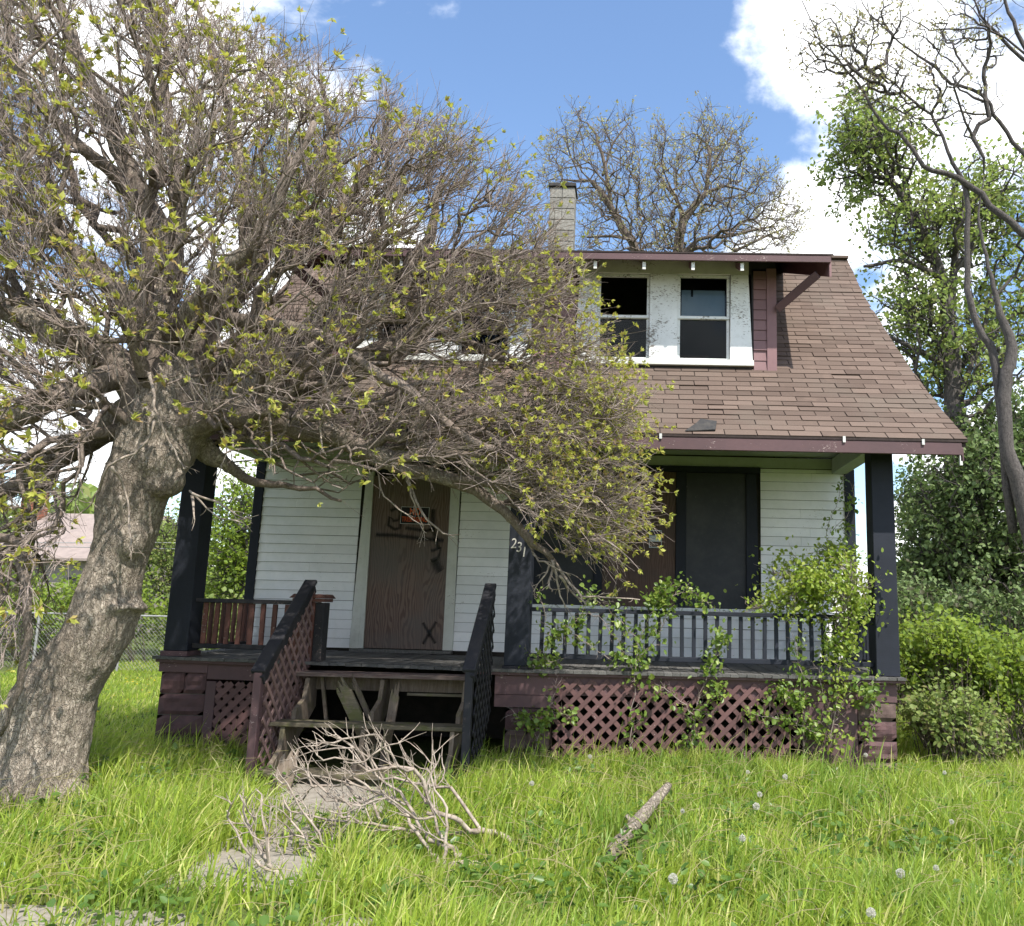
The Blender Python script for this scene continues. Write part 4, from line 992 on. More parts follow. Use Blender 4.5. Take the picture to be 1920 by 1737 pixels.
def main_tree():
    rng = np.random.RandomState(5)
    T = empty('tree', tuple(atg(70, 1500)), 'big leaning tree with gnarled grey trunk and dense budding twigs before the porch', 'tree')
    T.location = (0, 0, 0)
    Y = -1.95
    trunk = polyline([(50, 1600, Y, .46), (58, 1530, Y, .425), (66, 1470, Y, .385), (76, 1400, Y, .355), (98, 1310, Y, .325), (136, 1250, Y, .275), (174, 1200, Y, .26), (198, 1150, Y, .27), (208, 1100, Y, .255),
                      (222, 1050, Y, .235), (236, 1000, Y, .255), (246, 950, Y, .285), (260, 900, Y, .30), (284, 850, Y, .32), (302, 800, Y, .33), (315, 740, Y, .29)], 4)
    limbs = {
     'A': [(312, 760, Y, .25), (420, 742, -1.85, .19), (540, 715, -1.75, .17), (640, 695, -1.6, .15), (720, 662, -1.5, .13), (775, 628, -1.45, .12), (800, 605, -1.4, .10)],
     'A1': [(795, 610, -1.4, .08), (870, 588, -1.4, .045), (920, 570, -1.35, .04), (990, 580, -1.3, .03), (1060, 600, -1.3, .02)],
     'A2': [(795, 612, -1.4, .07), (870, 640, -1.5, .04), (950, 678, -1.6, .035), (1010, 712, -1.6, .03), (1110, 728, -1.55, .018)],
     'A3': [(790, 620, -1.4, .08), (835, 560, -1.3, .05), (880, 530, -1.25, .04), (960, 470, -1.2, .025)],
     'A4': [(790, 610, -1.4, .07), (770, 560, -1.5, .06), (760, 500, -1.5, .06), (805, 450, -1.45, .055), (815, 400, -1.4, .04), (830, 330, -1.3, .025)],
     'B': [(300, 800, Y, .22), (420, 775, -2.0, .14), (530, 790, -2.0, .115), (640, 825, -1.95, .095), (740, 866, -1.9, .08), (840, 898, -1.85, .065), (920, 935, -1.8, .05), (985, 1000, -1.75, .038), (1035, 1050, -1.7, .026)],
     'B1': [(735, 865, -1.9, .06), (820, 850, -2.1, .045), (910, 855, -2.15, .035), (1000, 845, -2.1, .03), (1120, 862, -2.0, .018)],
     'B2': [(840, 898, -1.85, .05), (930, 905, -2.0, .04), (1020, 950, -2.0, .03), (1100, 960, -2.0, .018)],
     'C': [(430, 600, -2.2, .07), (560, 615, -2.4, .05), (640, 650, -2.5, .046), (700, 700, -2.5, .044), (750, 720, -2.45, .042), (830, 790, -2.4, .04), (910, 838, -2.3, .035), (1010, 870, -2.2, .022)],
     'D': [(300, 790, Y, .26), (240, 700, -2.0, .17), (170, 655, -2.1, .14), (90, 620, -2.2, .12), (-40, 560, -2.3, .09)],
     'D1': [(225, 705, -2.1, .12), (130, 735, -2.4, .11), (50, 770, -2.55, .10), (-60, 830, -2.7, .08)],
     'D2': [(255, 760, -1.9, .13), (170, 830, -1.8, .09), (80, 880, -1.8, .08), (-40, 950, -1.8, .06)],
     'E': [(312, 745, Y, .28), (305, 680, -1.95, .24), (290, 600, -1.9, .19), (300, 520, -1.8, .15), (300, 440, -1.8, .12), (250, 330, -1.8, .09), (190, 200, -1.8, .06), (130, 60, -1.8, .045), (90, -120, -1.8, .03)],
     'E1': [(300, 440, -1.8, .09), (210, 320, -2.2, .06), (130, 260, -2.4, .05), (30, 120, -2.5, .035), (0, -60, -2.5, .02)],
     'F': [(325, 700, Y, .20), (400, 590, -1.7, .14), (470, 500, -1.6, .10), (560, 420, -1.5, .075), (640, 395, -1.45, .055), (700, 300, -1.4, .035), (760, 220, -1.4, .02)],
     'F1': [(560, 425, -1.5, .06), (632, 440, -1.6, .06), (636, 350, -1.6, .05), (620, 250, -1.6, .035), (600, 150, -1.6, .02)],
     'F2': [(470, 500, -1.6, .08), (455, 380, -1.3, .06), (440, 250, -1.2, .045), (400, 100, -1.2, .035), (350, -40, -1.2, .02)],
     'G': [(320, 640, -2.0, .12), (400, 540, -2.5, .08), (480, 450, -2.7, .06), (540, 330, -2.8, .04), (590, 230, -2.8, .025)],
     'H': [(290, 650, -1.9, .14), (200, 520, -2.1, .09), (90, 440, -2.3, .07), (-40, 370, -2.4, .05)],
     'I': [(310, 560, -1.8, .12), (330, 440, -1.2, .08), (330, 300, -.9, .06), (300, 120, -.8, .04), (260, -60, -.8, .03)],
     'K': [(790, 612, -1.4, .06), (900, 480, -1.25, .03), (960, 400, -1.2, .025), (990, 350, -1.2, .015)],
     'J': [(330, 800, -1.8, .14), (420, 870, -1.6, .06), (480, 905, -1.5, .04), (560, 915, -1.5, .025), (640, 940, -1.5, .012)],
     'L': [(-60, 1000, -2.6, .04), (20, 1010, -2.6, .035), (46, 1090, -2.6, .035), (52, 1190, -2.6, .03), (34, 1290, -2.55, .024), (0, 1380, -2.5, .014)],
    }
    LN = {k: polyline(v, 3, .012, rng) for k, v in limbs.items()}
    blobs = [(at(214, 1138, Y), (.28, .26, .09)), (at(298, 860, Y-.1), (.23, .24, .24)), (at(345, 800, Y), (.17, .2, .22)), (at(222, 950, Y-.05), (.18, .19, .24)),
             (at(308, 900, Y-.10), (.16, .16, .16)), (at(340, 720, Y), (.24, .24, .22)), (at(245, 1010, Y-.10), (.15, .17, .2)), (at(20, 1530, Y-.05), (.30, .34, .30)), (at(125, 1520, Y-.1), (.20, .22, .22)), (at(300, 720, -2.1), (.2, .15, .2))]
    heavy = [k for k in LN if LN[k][:, 3].max() >= .08 and k != 'L']
    displaced_tree_mesh('trunk', [trunk]+[LN[k][:max(4, int((LN[k][:, 3] > .045).sum())+1)] for k in heavy], [(tuple(c), r) for c, r in blobs], M['bark'], T, .019, .030)
    # skeleton for the crown
    allL = list(LN.values())
    poly = [(-200, -260), (320, -260), (335, 0), (480, 70), (600, 125), (715, 185), (820, 245), (915, 310), (980, 385), (1020, 460), (1060, 540), (1095, 620), (1125, 700), (1160, 780), (1170, 860), (1165, 960), (1130, 1030),
            (1050, 1050), (1000, 1010), (955, 950), (860, 890), (740, 860), (700, 900), (640, 925), (540, 920), (460, 900), (400, 850), (320, 760), (230, 700), (180, 820), (150, 960), (90, 1130), (20, 1230), (-200, 1200)]
    def yf(a, b, r):
        hw = np.interp(a, [-200, 400, 800, 1200], [1.7, 1.5, .85, .45]); return Y+.15+r.uniform(-1, 1)*hw
    def dens(a, b):
        if 180 < a < 420 and b > 620: return .30
        if b > 780 and a < 200: return .45
        if 700 < a < 1100 and 480 < b < 760: return .65
        return 1.0 if mnoise.noise(Vector((a/120, b/95, 0))) > -.12 else .30
    pts = px_poly_points(poly, 4000, yf, rng, roof_clamp, dens)
    seeds = []; off = 0
    seeds.append((trunk[:, :3], -1)); tr = trunk[:, :3]; off = len(tr)
    acc = [tr]
    for L in allL:
        A_ = np.concatenate(acc); j = int(np.linalg.norm(A_-L[0, :3], axis=1).argmin()); seeds.append((L[:, :3], j)); acc.append(L[:, :3])
    nodes, PA, PL, n0 = grow(seeds, pts, .55, 4.0)
    n = len(nodes); rr = radii(PA, n, PL, .0042, .47)
    for i in range(len(nodes)):                     # sway the grown links a little
        if i >= n0: nodes[i] = nodes[i]+rng.normal(0, .015, 3)
    seedr = np.concatenate([trunk[:, 3]]+[L[:, 3] for L in allL])
    e = np.array([i for i in range(n) if PA[i] >= 0 and i >= n0]); Pn = nodes[PA[e]]; Cn = nodes[e]
    ra = np.minimum(rr[PA[e]], rr[e]*1.5+.002); ra = np.where(PA[e] < n0, np.minimum(ra, seedr[np.minimum(PA[e], n0-1)]*.9), ra); rb = rr[e]
    # bend every link through a displaced midpoint
    mid = (Pn+Cn)/2+rng.normal(0, .10, Pn.shape)*np.linalg.norm(Cn-Pn, axis=1)[:, None]; rm = (ra+rb)/2
    A_ = np.concatenate([Pn, mid]); B_ = np.concatenate([mid, Cn]); ka = np.concatenate([ra, rm]); kb = np.concatenate([rm, rb])
    # light seed limbs as polylines with 8 sides
    for k, L in LN.items(): MB().tube([tuple(p[:3]) for p in L], [p[3] for p in L], 9).build('limb', M['branch'], T, smooth=True)
    v, q = tube_arrays(A_, B_, ka, kb, 6)
    o = fast('branch', v, q, None, M['branch'], T, True); o['kind'] = 'stuff'
    # twig sprays
    C0 = at(300, 800, Y); out = unit(nodes[n0:]-C0); edge = unit(nodes[n0:]-nodes[PA[n0:]])
    pxr = np.clip((nodes[n0:, 0]+3.0)/4.0, 0, 1)[:, None]
    D = unit(out*0.85+edge*0.55+np.array([0, 0, 0.55])*(1-pxr)+np.array([0.05, 0, -.02])*pxr)
    lowl = (nodes[n0:, 2] < 3.3) & (nodes[n0:, 0] < -5.2); D[lowl] = unit(D[lowl]+np.array([-.1, 0, -1.3]))
    S = twig_sprays(nodes[n0:], D, 6, .42, .0037, rng, .34, .70, .012, 4, .15)
    seg_ok = np.ones(len(S[0]), bool)
    def clear(P):
        z = P[:, 2]; y = P[:, 1]; x = P[:, 0]; lim = np.where(z < 3.6, -.55, np.interp(z, [3.5, 4.44, 5.6, 7.49, 8], [-.45, .81, 2.18, 4.1, 9])-.12)
        lim = np.where((z > 4.4) & (z < 6.2) & (x > -4.4), .5, lim); lim = np.where(x < -5.6, 9, lim); lim = np.where(z < 3.1, -.12, lim); lim = np.where((z < 3.1) & (x < -5.1), 9, lim); open_ = (x > -3.9) & (x < -1.9) & (z < 3.05) & (rng.rand(len(x)) < .75); return (y < lim) & ~open_
    ok = clear(S[0]) & clear(S[1])
    v, q = tube_arrays(S[0][ok], S[1][ok], S[2][ok], S[3][ok], 3); o = fast('twig', v, q, None, M['twig'], T); o['kind'] = 'stuff'
    # leaf tufts at the twig ends
    tp, td = S[4], S[5]; okt = clear(tp)
    # more leaf on the outer, lower right, and here and there
    xx = tp[:, 0]; zz = tp[:, 2]
    outer = np.linalg.norm(tp-C0, axis=1)
    pr = .035+.09*(np.sin(tp[:, 0]*2.3)*np.sin(tp[:, 2]*2.9+tp[:, 1]*2) > .1)+.34*np.clip((xx+1.5)/1.3, 0, 1)*(zz < 4.6)+.08*(tp[:, 1] < -2.6)
    keep = okt & (rng.rand(len(tp)) < pr); tp, td = tp[keep], td[keep]
    k = 8; idx = np.repeat(np.arange(len(tp)), k); p = tp[idx]+rng.normal(0, .004, (len(idx), 3)); d = unit(td[idx]*.8+rng.normal(0, .55, p.shape)); nn = unit(rng.normal(0, 1, p.shape)+np.array([0, 0, .8]))
    big = rng.uniform(.6, 1.35, len(tp))[idx]; L_a = rng.uniform(.042, .070, len(idx))*big*np.interp(p[:, 0], [-5, -.5], [1.05, .72]); v, _, t = leaf_arrays(p, d, nn, L_a, L_a*.23)
    o = fast('leaf', v, None, t, M['leaf_new'], T); o['kind'] = 'stuff'
    # bare hanging twigs close in front of the trunk
    hang = [[(135, 560), (147, 610), (142, 690)], [(150, 600), (163, 690), (190, 790), (240, 848)], [(150, 600), (205, 635), (222, 715), (250, 780), (288, 795)], [(175, 600), (225, 630), (235, 690), (262, 735), (240, 760)],
            [(225, 632), (290, 640), (370, 640), (430, 600)], [(280, 700), (290, 760), (320, 830), (345, 880)], [(290, 790), (265, 840), (205, 875), (180, 930), (150, 965)], [(210, 875), (235, 920), (245, 1000), (242, 1045)],
            [(225, 930), (228, 980), (218, 1005)], [(245, 975), (225, 990)], [(330, 670), (380, 740), (415, 800), (425, 850), (400, 910)], [(405, 600), (420, 680), (450, 725), (500, 745)], [(600, 680), (618, 760), (600, 800), (606, 850)], [(498, 720), (508, 800), (505, 880)],
            [(355, 920), (400, 965), (450, 980)], [(360, 925), (420, 950), (462, 975)], [(360, 930), (365, 975)], [(1035, 1050), (1020, 1080), (1005, 1100)], [(1035, 1050), (1045, 1090), (1060, 1140)], [(1035, 1045), (1080, 1110), (1130, 1120), (1200, 1125)],
            [(1050, 1080), (1072, 1110), (1100, 1135)], [(1040, 1050), (1030, 1090), (1035, 1110)], [(985, 1000), (1000, 1040), (1030, 1060), (1070, 1080)], [(760, 880), (790, 960), (830, 1000), (860, 1003)], [(760, 880), (770, 930), (795, 1000)], [(700, 860), (720, 930), (775, 975), (800, 1000)]]
    for h in hang:
        r0 = rng.uniform(.008, .016); yy = -2.45 if h[0][0] < 700 else -1.75
        L = polyline([(a, b, yy+rng.uniform(-.12, .12), r0*(1-.65*i/(len(h)-1))) for i, (a, b) in enumerate(h)], 4, .006, rng)
        MB().tube([tuple(p[:3]) for p in L], [p[3] for p in L], 6).build('hanging_branch', M['dead'], T, smooth=True)
        S2 = twig_sprays(L[3:, :3][::2], unit(L[3:, :3][::2]-L[2:-1, :3][::2]), 2, .13, .0035, rng, .5, .4, -.02, 3, .12)
        hang_acc.append(S2[:4])
    cat = [np.concatenate([h[i] for h in hang_acc]) for i in range(4)]
    v, q = tube_arrays(cat[0], cat[1], cat[2], cat[3], 4); o = fast('hanging_twig', v, q, None, M['dead'], T); o['kind'] = 'stuff'
hang_acc = []
main_tree()

def cloud_tree(name, label, trunk_l, limb_l, crowns, npts, leafmat, barkmat, leaf_n, leaf_L, leaf_w, seed, tw=(3, .35, .004), tiptwig=.010, group=None, leaf_spread=.16, six=False, down=0.0, segk=5, poly=None):
    """trunk polyline + limbs given as (px,py,Y,r); crowns = ellipsoids (px,py,Y,rx_px,ry_px,ry_m,weight)"""
    rng = np.random.RandomState(seed); T = empty(name, (0, 0, 0), label, 'tree', group)
    tl = polyline(trunk_l, 4, .01, rng); LN = [polyline(l, 3, .02, rng) for l in limb_l]
    b = MB(); b.tube([tuple(p[:3]) for p in tl], [p[3] for p in tl], 12); b.build('trunk', M[barkmat], T, smooth=True)
    for L in LN: MB().tube([tuple(p[:3]) for p in L], [p[3] for p in L], 8).build('limb', M[barkmat], T, smooth=True)
    pts = []
    tot = sum(c[6] for c in crowns)
    for (cx, cy, Yc, rx, ry, rd, w) in crowns:
        m = int(npts*w/tot); u = unit(rng.normal(0, 1, (m, 3)))*(rng.rand(m, 1)**.5*(.72+.45*rng.rand(m, 1))); s = (Yc-CAM[1])/F_PX; c = at(cx, cy, Yc)
        pts.append(c+u*np.array([rx*s, rd, ry*s]))
    if poly is not None:
        pts = [px_poly_points(poly, npts, lambda a, b, r: crowns[0][2]+r.normal(0, crowns[0][5]), rng)]
    pts = np.concatenate(pts); seeds = [(tl[:, :3], -1)]; acc = [tl[:, :3]]
    for L in LN:
        A_ = np.concatenate(acc); j = int(np.linalg.norm(A_-L[0, :3], axis=1).argmin()); seeds.append((L[:, :3], j)); acc.append(L[:, :3])
    nodes, PA, PL, n0 = grow(seeds, pts, .32); rr = radii(PA, len(nodes), PL, tiptwig, .42)
    e = np.arange(n0, len(nodes)); Pn = nodes[PA[e]]; Cn = nodes[e]; ra = np.minimum(rr[PA[e]], rr[e]*1.5); rb = rr[e]
    sr = np.concatenate([tl[:, 3]]+[L[:, 3] for L in LN]); ra = np.where(PA[e] < n0, np.minimum(ra, sr[np.minimum(PA[e], n0-1)]), ra)
    mid = (Pn+Cn)/2+rng.normal(0, .09, Pn.shape)*np.linalg.norm(Cn-Pn, axis=1)[:, None]
    v, q = tube_arrays(np.concatenate([Pn, mid]), np.concatenate([mid, Cn]), np.concatenate([ra, (ra+rb)/2]), np.concatenate([(ra+rb)/2, rb]), segk)
    o = fast('branch', v, q, None, M[barkmat], T); o['kind'] = 'stuff'
    D = unit(unit(Cn-Pn)+np.array([0, 0, .35-down])); S = twig_sprays(Cn, D, tw[0], tw[1], tw[2], rng, .5, .3, 0, 2, .1)
    v, q = tube_arrays(S[0], S[1], S[2], S[3], 3); o = fast('twig', v, q, None, M[barkmat], T); o['kind'] = 'stuff'
    tp, td = S[4], S[5]; idx = rng.randint(0, len(tp), leaf_n)
    # leaves gather in clumps
    clump = rng.rand(len(tp))**2; idx = rng.choice(len(tp), leaf_n, p=clump/clump.sum())
    p = tp[idx]+rng.normal(0, leaf_spread, (leaf_n, 3)); d = unit(td[idx]*.5+rng.normal(0, .7, p.shape)+np.array([0, 0, -.25])); nn = unit(rng.normal(0, .6, p.shape)+np.array([0, 0, 1.0]))
    L_a = leaf_L*rng.uniform(.6, 1.3, leaf_n); v, qd, t = leaf_arrays(p, d, nn, L_a, L_a*leaf_w, .2, six)
    o = fast('crown', v, qd, t, M[leafmat], T); o['kind'] = 'stuff'
    return T

# budding trees behind the roof
cloud_tree('tree', 'budding tree just right of the chimney behind the roof, leaning left', [(1215, 900, 13, 0.1800), (1205, 620, 13, 0.1560), (1195, 480, 13, 0.1320), (1168, 430, 13, 0.1140), (1140, 380, 13, 0.0900), (1110, 340, 13, 0.0660)],
           [[(1145, 400, 13, 0.0600), (1138, 330, 13, 0.0540), (1122, 270, 13, 0.0420), (1100, 230, 13, 0.0240)], [(1195, 470, 13, 0.0540), (1170, 445, 12.8, 0.0480), (1100, 445, 12.6, 0.0300)], [(1130, 330, 13, 0.0360), (1150, 270, 13, 0.0300), (1180, 230, 13, 0.0180)]],
           [(1105, 300, 13, 80, 95, 1.2, 1.0), (1150, 400, 13, 110, 60, 1.1, .8), (1050, 290, 13, 60, 70, .9, .5), (1175, 255, 13, 28, 45, .5, .2), (1100, 235, 13, 40, 50, .6, .4)], 520, 'leaf_bud', 'bark_far', 3400, .07, .30, 21, (3, .50, .0060), .0062, leaf_spread=.02,
           poly=[(1005, 300), (1050, 235), (1078, 190), (1115, 235), (1185, 205), (1190, 250), (1215, 310), (1240, 440), (1235, 475), (1085, 475), (1095, 400), (1010, 345)])
cloud_tree('tree', 'wide round budding tree behind the dormer, left of the white cloud', [(1290, 900, 15, 0.2160), (1280, 600, 15, 0.1980), (1272, 470, 15, 0.1680), (1280, 420, 15, 0.1320), (1300, 390, 15, 0.1080), (1325, 360, 15, 0.0840)],
           [[(1272, 480, 15, 0.0900), (1278, 430, 15, 0.0720), (1272, 380, 15, 0.0600), (1240, 340, 15, 0.0360)], [(1322, 365, 15, 0.0720), (1330, 310, 15, 0.0540), (1325, 270, 15, 0.0360), (1300, 250, 15, 0.0240)], [(1322, 362, 15, 0.0600), (1360, 350, 15, 0.0420), (1400, 360, 15, 0.0300)],
            [(1275, 480, 15, 0.0720), (1310, 450, 15, 0.0600), (1380, 440, 15, 0.0480), (1450, 425, 15, 0.0300)], [(1330, 330, 15, 0.0420), (1360, 270, 15, 0.0360), (1375, 240, 15, 0.0180)], [(1375, 470, 15, 0.0540), (1400, 460, 15, 0.0420), (1470, 430, 15, 0.0240)]],
           [(1300, 320, 15, 85, 95, 1.6, 1.0), (1390, 390, 15, 100, 70, 1.5, 1.0), (1250, 390, 15, 70, 70, 1.3, .7), (1360, 280, 15, 40, 75, .9, .5), (1455, 430, 15, 45, 40, .8, .3), (1250, 290, 15, 30, 70, .8, .35)], 950, 'leaf_bud', 'bark_far', 6500, .075, .30, 22, (3, .50, .0060), .0062, leaf_spread=.02,
           poly=[(1218, 270), (1235, 230), (1262, 262), (1300, 225), (1330, 196), (1352, 240), (1382, 215), (1402, 250), (1400, 320), (1440, 305), (1480, 370), (1505, 400), (1500, 445), (1465, 472), (1225, 475), (1212, 400), (1222, 330)])
# leafy maple right of the roof
cloud_tree('tree', 'tall leafy green tree right of the roof slope, pale trunk showing halfway up', [(1800, 1300, 8, .26), (1795, 1000, 8, .23), (1790, 820, 8, .21), (1782, 640, 8, .17), (1765, 520, 8, .13), (1720, 420, 8, .10), (1660, 320, 8, .06)],
           [[(1782, 640, 8, .10), (1790, 500, 8, .08), (1800, 400, 8, .06)], [(1770, 530, 8, .08), (1700, 490, 7.6, .05), (1620, 500, 7.4, .03)], [(1785, 700, 8, .09), (1730, 660, 7.8, .06), (1660, 630, 7.6, .035)], [(1790, 820, 8, .08), (1730, 740, 7.8, .05)]],
           [(1640, 300, 8, 100, 95, 1.5, 1.0), (1730, 430, 8, 130, 110, 1.8, 1.1), (1850, 400, 8.4, 90, 130, 1.6, .9), (1720, 600, 8, 90, 90, 1.4, .7), (1800, 700, 8.4, 120, 140, 1.8, 1.0), (1880, 600, 9, 100, 150, 1.8, .8), (1620, 240, 8, 60, 60, .9, .3)], 1500, 'leaf_maple', 'bark_dark', 16000, .105, .34, 23, (2, .42, .007), .010, leaf_spread=.10, six=True)
# dark limbed tree nearer on the right edge
cloud_tree('tree', 'nearly bare dark tree at the right edge, long crooked limbs reaching over the cloud', [(1990, 1500, 4, 0.1728), (1960, 1150, 4, 0.1584), (1925, 960, 4, 0.1440), (1890, 840, 4, 0.1080), (1886, 720, 4, 0.1008), (1897, 650, 4, 0.0864), (1868, 560, 4, .045), (1850, 480, 4, .030), (1835, 400, 4, .018), (1845, 330, 4, .008)],
           [[(2100, 640, 4, 0.0864), (1990, 500, 4, 0.0720), (1915, 435, 4, 0.0612), (1860, 385, 4, 0.0540), (1800, 335, 4, 0.0468), (1730, 310, 4, 0.0396), (1700, 265, 4, 0.0324), (1650, 225, 4, 0.0252), (1600, 150, 4, 0.0202), (1560, 100, 4, 0.0144), (1520, 40, 4, 0.0101), (1500, -20, 4, 0.0072)],
            [(1900, 1000, 4.2, 0.0720), (1868, 690, 4.2, 0.0720), (1845, 630, 4.2, 0.0612), (1820, 570, 4.2, 0.0540), (1812, 480, 4.2, 0.0504), (1812, 360, 4.1, 0.0432), (1790, 310, 4, 0.0324), (1755, 230, 4, 0.0252), (1715, 190, 4, 0.0202), (1660, 145, 4, 0.0144)],
            [(2080, 420, 4, 0.0504), (1960, 330, 4, 0.0432), (1900, 270, 4, 0.0360), (1862, 215, 4, 0.0324), (1840, 175, 4, 0.0288), (1780, 150, 4, 0.0252), (1740, 115, 4, 0.0216), (1690, 80, 4, 0.0144), (1630, 30, 4, 0.0101), (1610, -30, 4, 0.0072)],
            [(2050, 250, 4, 0.0504), (1950, 130, 4, 0.0432), (1915, 80, 4, 0.0360), (1890, 20, 4, 0.0288), (1870, -40, 4, 0.0216)], [(1960, 140, 4, 0.0360), (1895, 90, 4, 0.0288), (1860, 50, 4, 0.0216), (1810, -10, 4, 0.0144)],
            [(1950, 125, 4, 0.0216), (1850, 55, 4, 0.0158), (1780, 58, 4, 0.0144), (1730, 50, 4, 0.0101), (1690, 30, 4, 0.0072)], [(1862, 215, 4, 0.0180), (1800, 212, 4, 0.0144), (1720, 222, 4, 0.0108), (1670, 170, 4, 0.0072)]],
           [(1560, 90, 4, 110, 85, .7, 1.0), (1640, 160, 4, 100, 60, .7, .8), (1760, 180, 4, 150, 110, .9, .8), (1800, 60, 4, 130, 80, .9, .8), (1650, 30, 4, 80, 60, .7, .4)], 620, 'leaf_bud', 'bark_dark', 2600, .055, .35, 24, (2, .22, .0045), .0052, leaf_spread=.022)
# darker trees low on the right
cloud_tree('tree', 'dense dark green tree filling the gap below the eave at the right edge', [(1880, 1400, 7.5, .2), (1870, 1150, 7.5, .17), (1850, 1000, 7.5, .12), (1830, 900, 7.5, .08)], [],
           [(1830, 930, 7.5, 130, 110, 1.6, 1.0), (1890, 1080, 7.2, 110, 130, 1.6, 1.0), (1790, 1060, 8, 100, 90, 1.4, .8), (1880, 850, 7.8, 90, 90, 1.3, .7)], 1100, 'leaf_dark', 'bark_dark', 26000, .10, .40, 25, (2, .35, .006), .009, leaf_spread=.13, six=True)
cloud_tree('tree', 'small fine-leaved tree seen just right of the right porch column', [(1740, 1350, 10.5, .12), (1735, 1100, 10.5, .10), (1730, 980, 10.5, .07)], [],
           [(1735, 960, 10.5, 55, 80, .9, 1.0), (1720, 1080, 10.5, 60, 60, .9, .8)], 420, 'leaf_maple', 'bark_dark', 6500, .085, .36, 26, (2, .3, .006), .009, leaf_spread=.11)
# trees behind the big tree on the left
for k, (lab, cx, cy, Yc, rx, ry, mat, nl) in enumerate([
        ('leafy tree seen through the twigs between the big tree and the chimney', 560, 360, 17, 120, 150, 'leaf_maple', 9000),
        ('yellow-green tree seen between the two left porch posts', 450, 1000, 12, 75, 130, 'leaf_hedge', 8000),
        ('hazy tree behind the left porch column, lower than the eave', 330, 1040, 15, 90, 110, 'leaf_maple', 7000)]):
    s = (Yc-CAM[1])/F_PX
    tk = .4 if k == 3 else 1.0
    cloud_tree('tree', lab, [(cx+20, 1250, Yc, .16*tk), (cx+10, (cy+1200)/2, Yc, .13*tk), (cx, cy+30, Yc, .08*tk)], [], [(cx, cy, Yc, rx, ry, rx*s, 1.0), (cx+20, cy+ry*.5, Yc, rx*.8, ry*.6, rx*s*.8, .6)], 480, mat, 'bark_dark', nl, .10, .36, 31+k, (2, .35, .007), .009, leaf_spread=.13)

# ================================================================== HEDGES AND SHRUBS
def shrub(name, label, cat, c, rad3, n, L, w, mat, seed, group=None, stems=14, spread=.06, six=True, bark='bark_far', sprigs=260, kind=None):
    rng = np.random.RandomState(seed); T = empty(name, (0, 0, 0), label, cat, group); c = np.array(c); r3 = np.array(rad3)
    # sub-mounds make the outline uneven
    k = 9; mc = unit(rng.normal(0, 1, (k, 3)))*rng.uniform(.25, .7, (k, 1)); mc[:, 2] = np.abs(mc[:, 2])*.9-.15; mr = rng.uniform(.32, .6, k)
    sp = []; 
    while len(sp) < sprigs:
        j = rng.randint(k); u = mc[j]+unit(rng.normal(0, 1, 3))*mr[j]*rng.uniform(.55, 1.0)
        p = c+u*r3
        if p[2] > .02: sp.append(p)
    sp = np.array(sp); root = np.stack([c[0]+rng.normal(0, r3[0]*.35, stems), c[1]+rng.normal(0, r3[1]*.35, stems), np.zeros(stems)], 1)
    j = np.argmin(np.linalg.norm(sp[:, None, :2]-root[None, :, :2], axis=2)+rng.rand(len(sp), stems)*.3, axis=1)
    mid = (root[j]+sp)/2+rng.normal(0, .06, sp.shape)*r3
    v, q = tube_arrays(np.concatenate([root[j], mid]), np.concatenate([mid, sp]), np.full(2*len(sp), .007), np.full(2*len(sp), .004), 3)
    o = fast('stems', v, q, None, M[bark], T); o['kind'] = 'stuff'
    D = unit(sp-(c-np.array([0, 0, r3[2]*.6]))); S = twig_sprays(sp, D, 2, L*5, .0025, rng, .5, .3, .02, 3, .15)
    v, q = tube_arrays(S[0], S[1], S[2], S[3], 3); o = fast('twig', v, q, None, M[bark], T); o['kind'] = 'stuff'
    allb = np.concatenate([S[0], S[1]]); idx = rng.randint(0, len(allb), n); p = allb[idx]+rng.normal(0, spread, (n, 3)); d = unit(rng.normal(0, .8, (n, 3))+np.array([0, 0, .1])); nn = unit(rng.normal(0, .6, (n, 3))+np.array([0, -.2, 1]))
    La = L*rng.uniform(.55, 1.35, n); ok = p[:, 2] > .01; v, qd, t = leaf_arrays(p[ok], d[ok], nn[ok], La[ok], La[ok]*w, .15, six)
    o = fast('foliage', v, qd, t, M[mat], T); o['kind'] = 'stuff'
    if kind: T['kind'] = kind
    return T
shrub('shrub', 'big bright shrub against the right end of the porch', 'shrub', (4.35, 1.7, .85), (1.25, 1.3, .95), 11000, .062, .42, 'leaf_hedge', 41, sprigs=420)
shrub('shrub', 'tall shrub right of the bright one, reaching the right edge', 'shrub', (6.0, 2.3, .95), (1.2, 1.3, 1.05), 9000, .062, .42, 'leaf_maple', 42, sprigs=380)
shrub('shrub', 'shadowy dark shrub behind the bright shrubs on the right', 'shrub', (5.2, 4.6, 1.4), (1.7, 1.1, 1.5), 9000, .075, .42, 'leaf_dark', 43, sprigs=380)
shrub('shrub', 'low leafy shrub at the foot of the right porch corner', 'shrub', (3.65, .75, .40), (.55, .55, .52), 2600, .055, .45, 'leaf_maple', 44, sprigs=160)
for k, (x, y, rx, rz, m, lab) in enumerate([(-13.6, 11.8, 2.3, 1.55, 'leaf_hedge', 'bright green hedge bush behind the wire fence at the left edge'), (-10.4, 12.3, 2.1, 1.5, 'leaf_hedge', 'bright green hedge bush just left of the leaning trunk'),
                                            (-8.0, 9.0, 1.1, 1.25, 'leaf_maple', 'loose bush between the trunk and the left porch column'), (-17.5, 13.5, 2.6, 1.9, 'leaf_hedge', 'hedge bush farthest to the left, mostly behind dark twigs')]):
    shrub('shrub', lab, 'bush', (x, y, rz*.6), (rx, 1.2, rz), 5200, .10, .42, m, 50+k, sprigs=230, spread=.12)
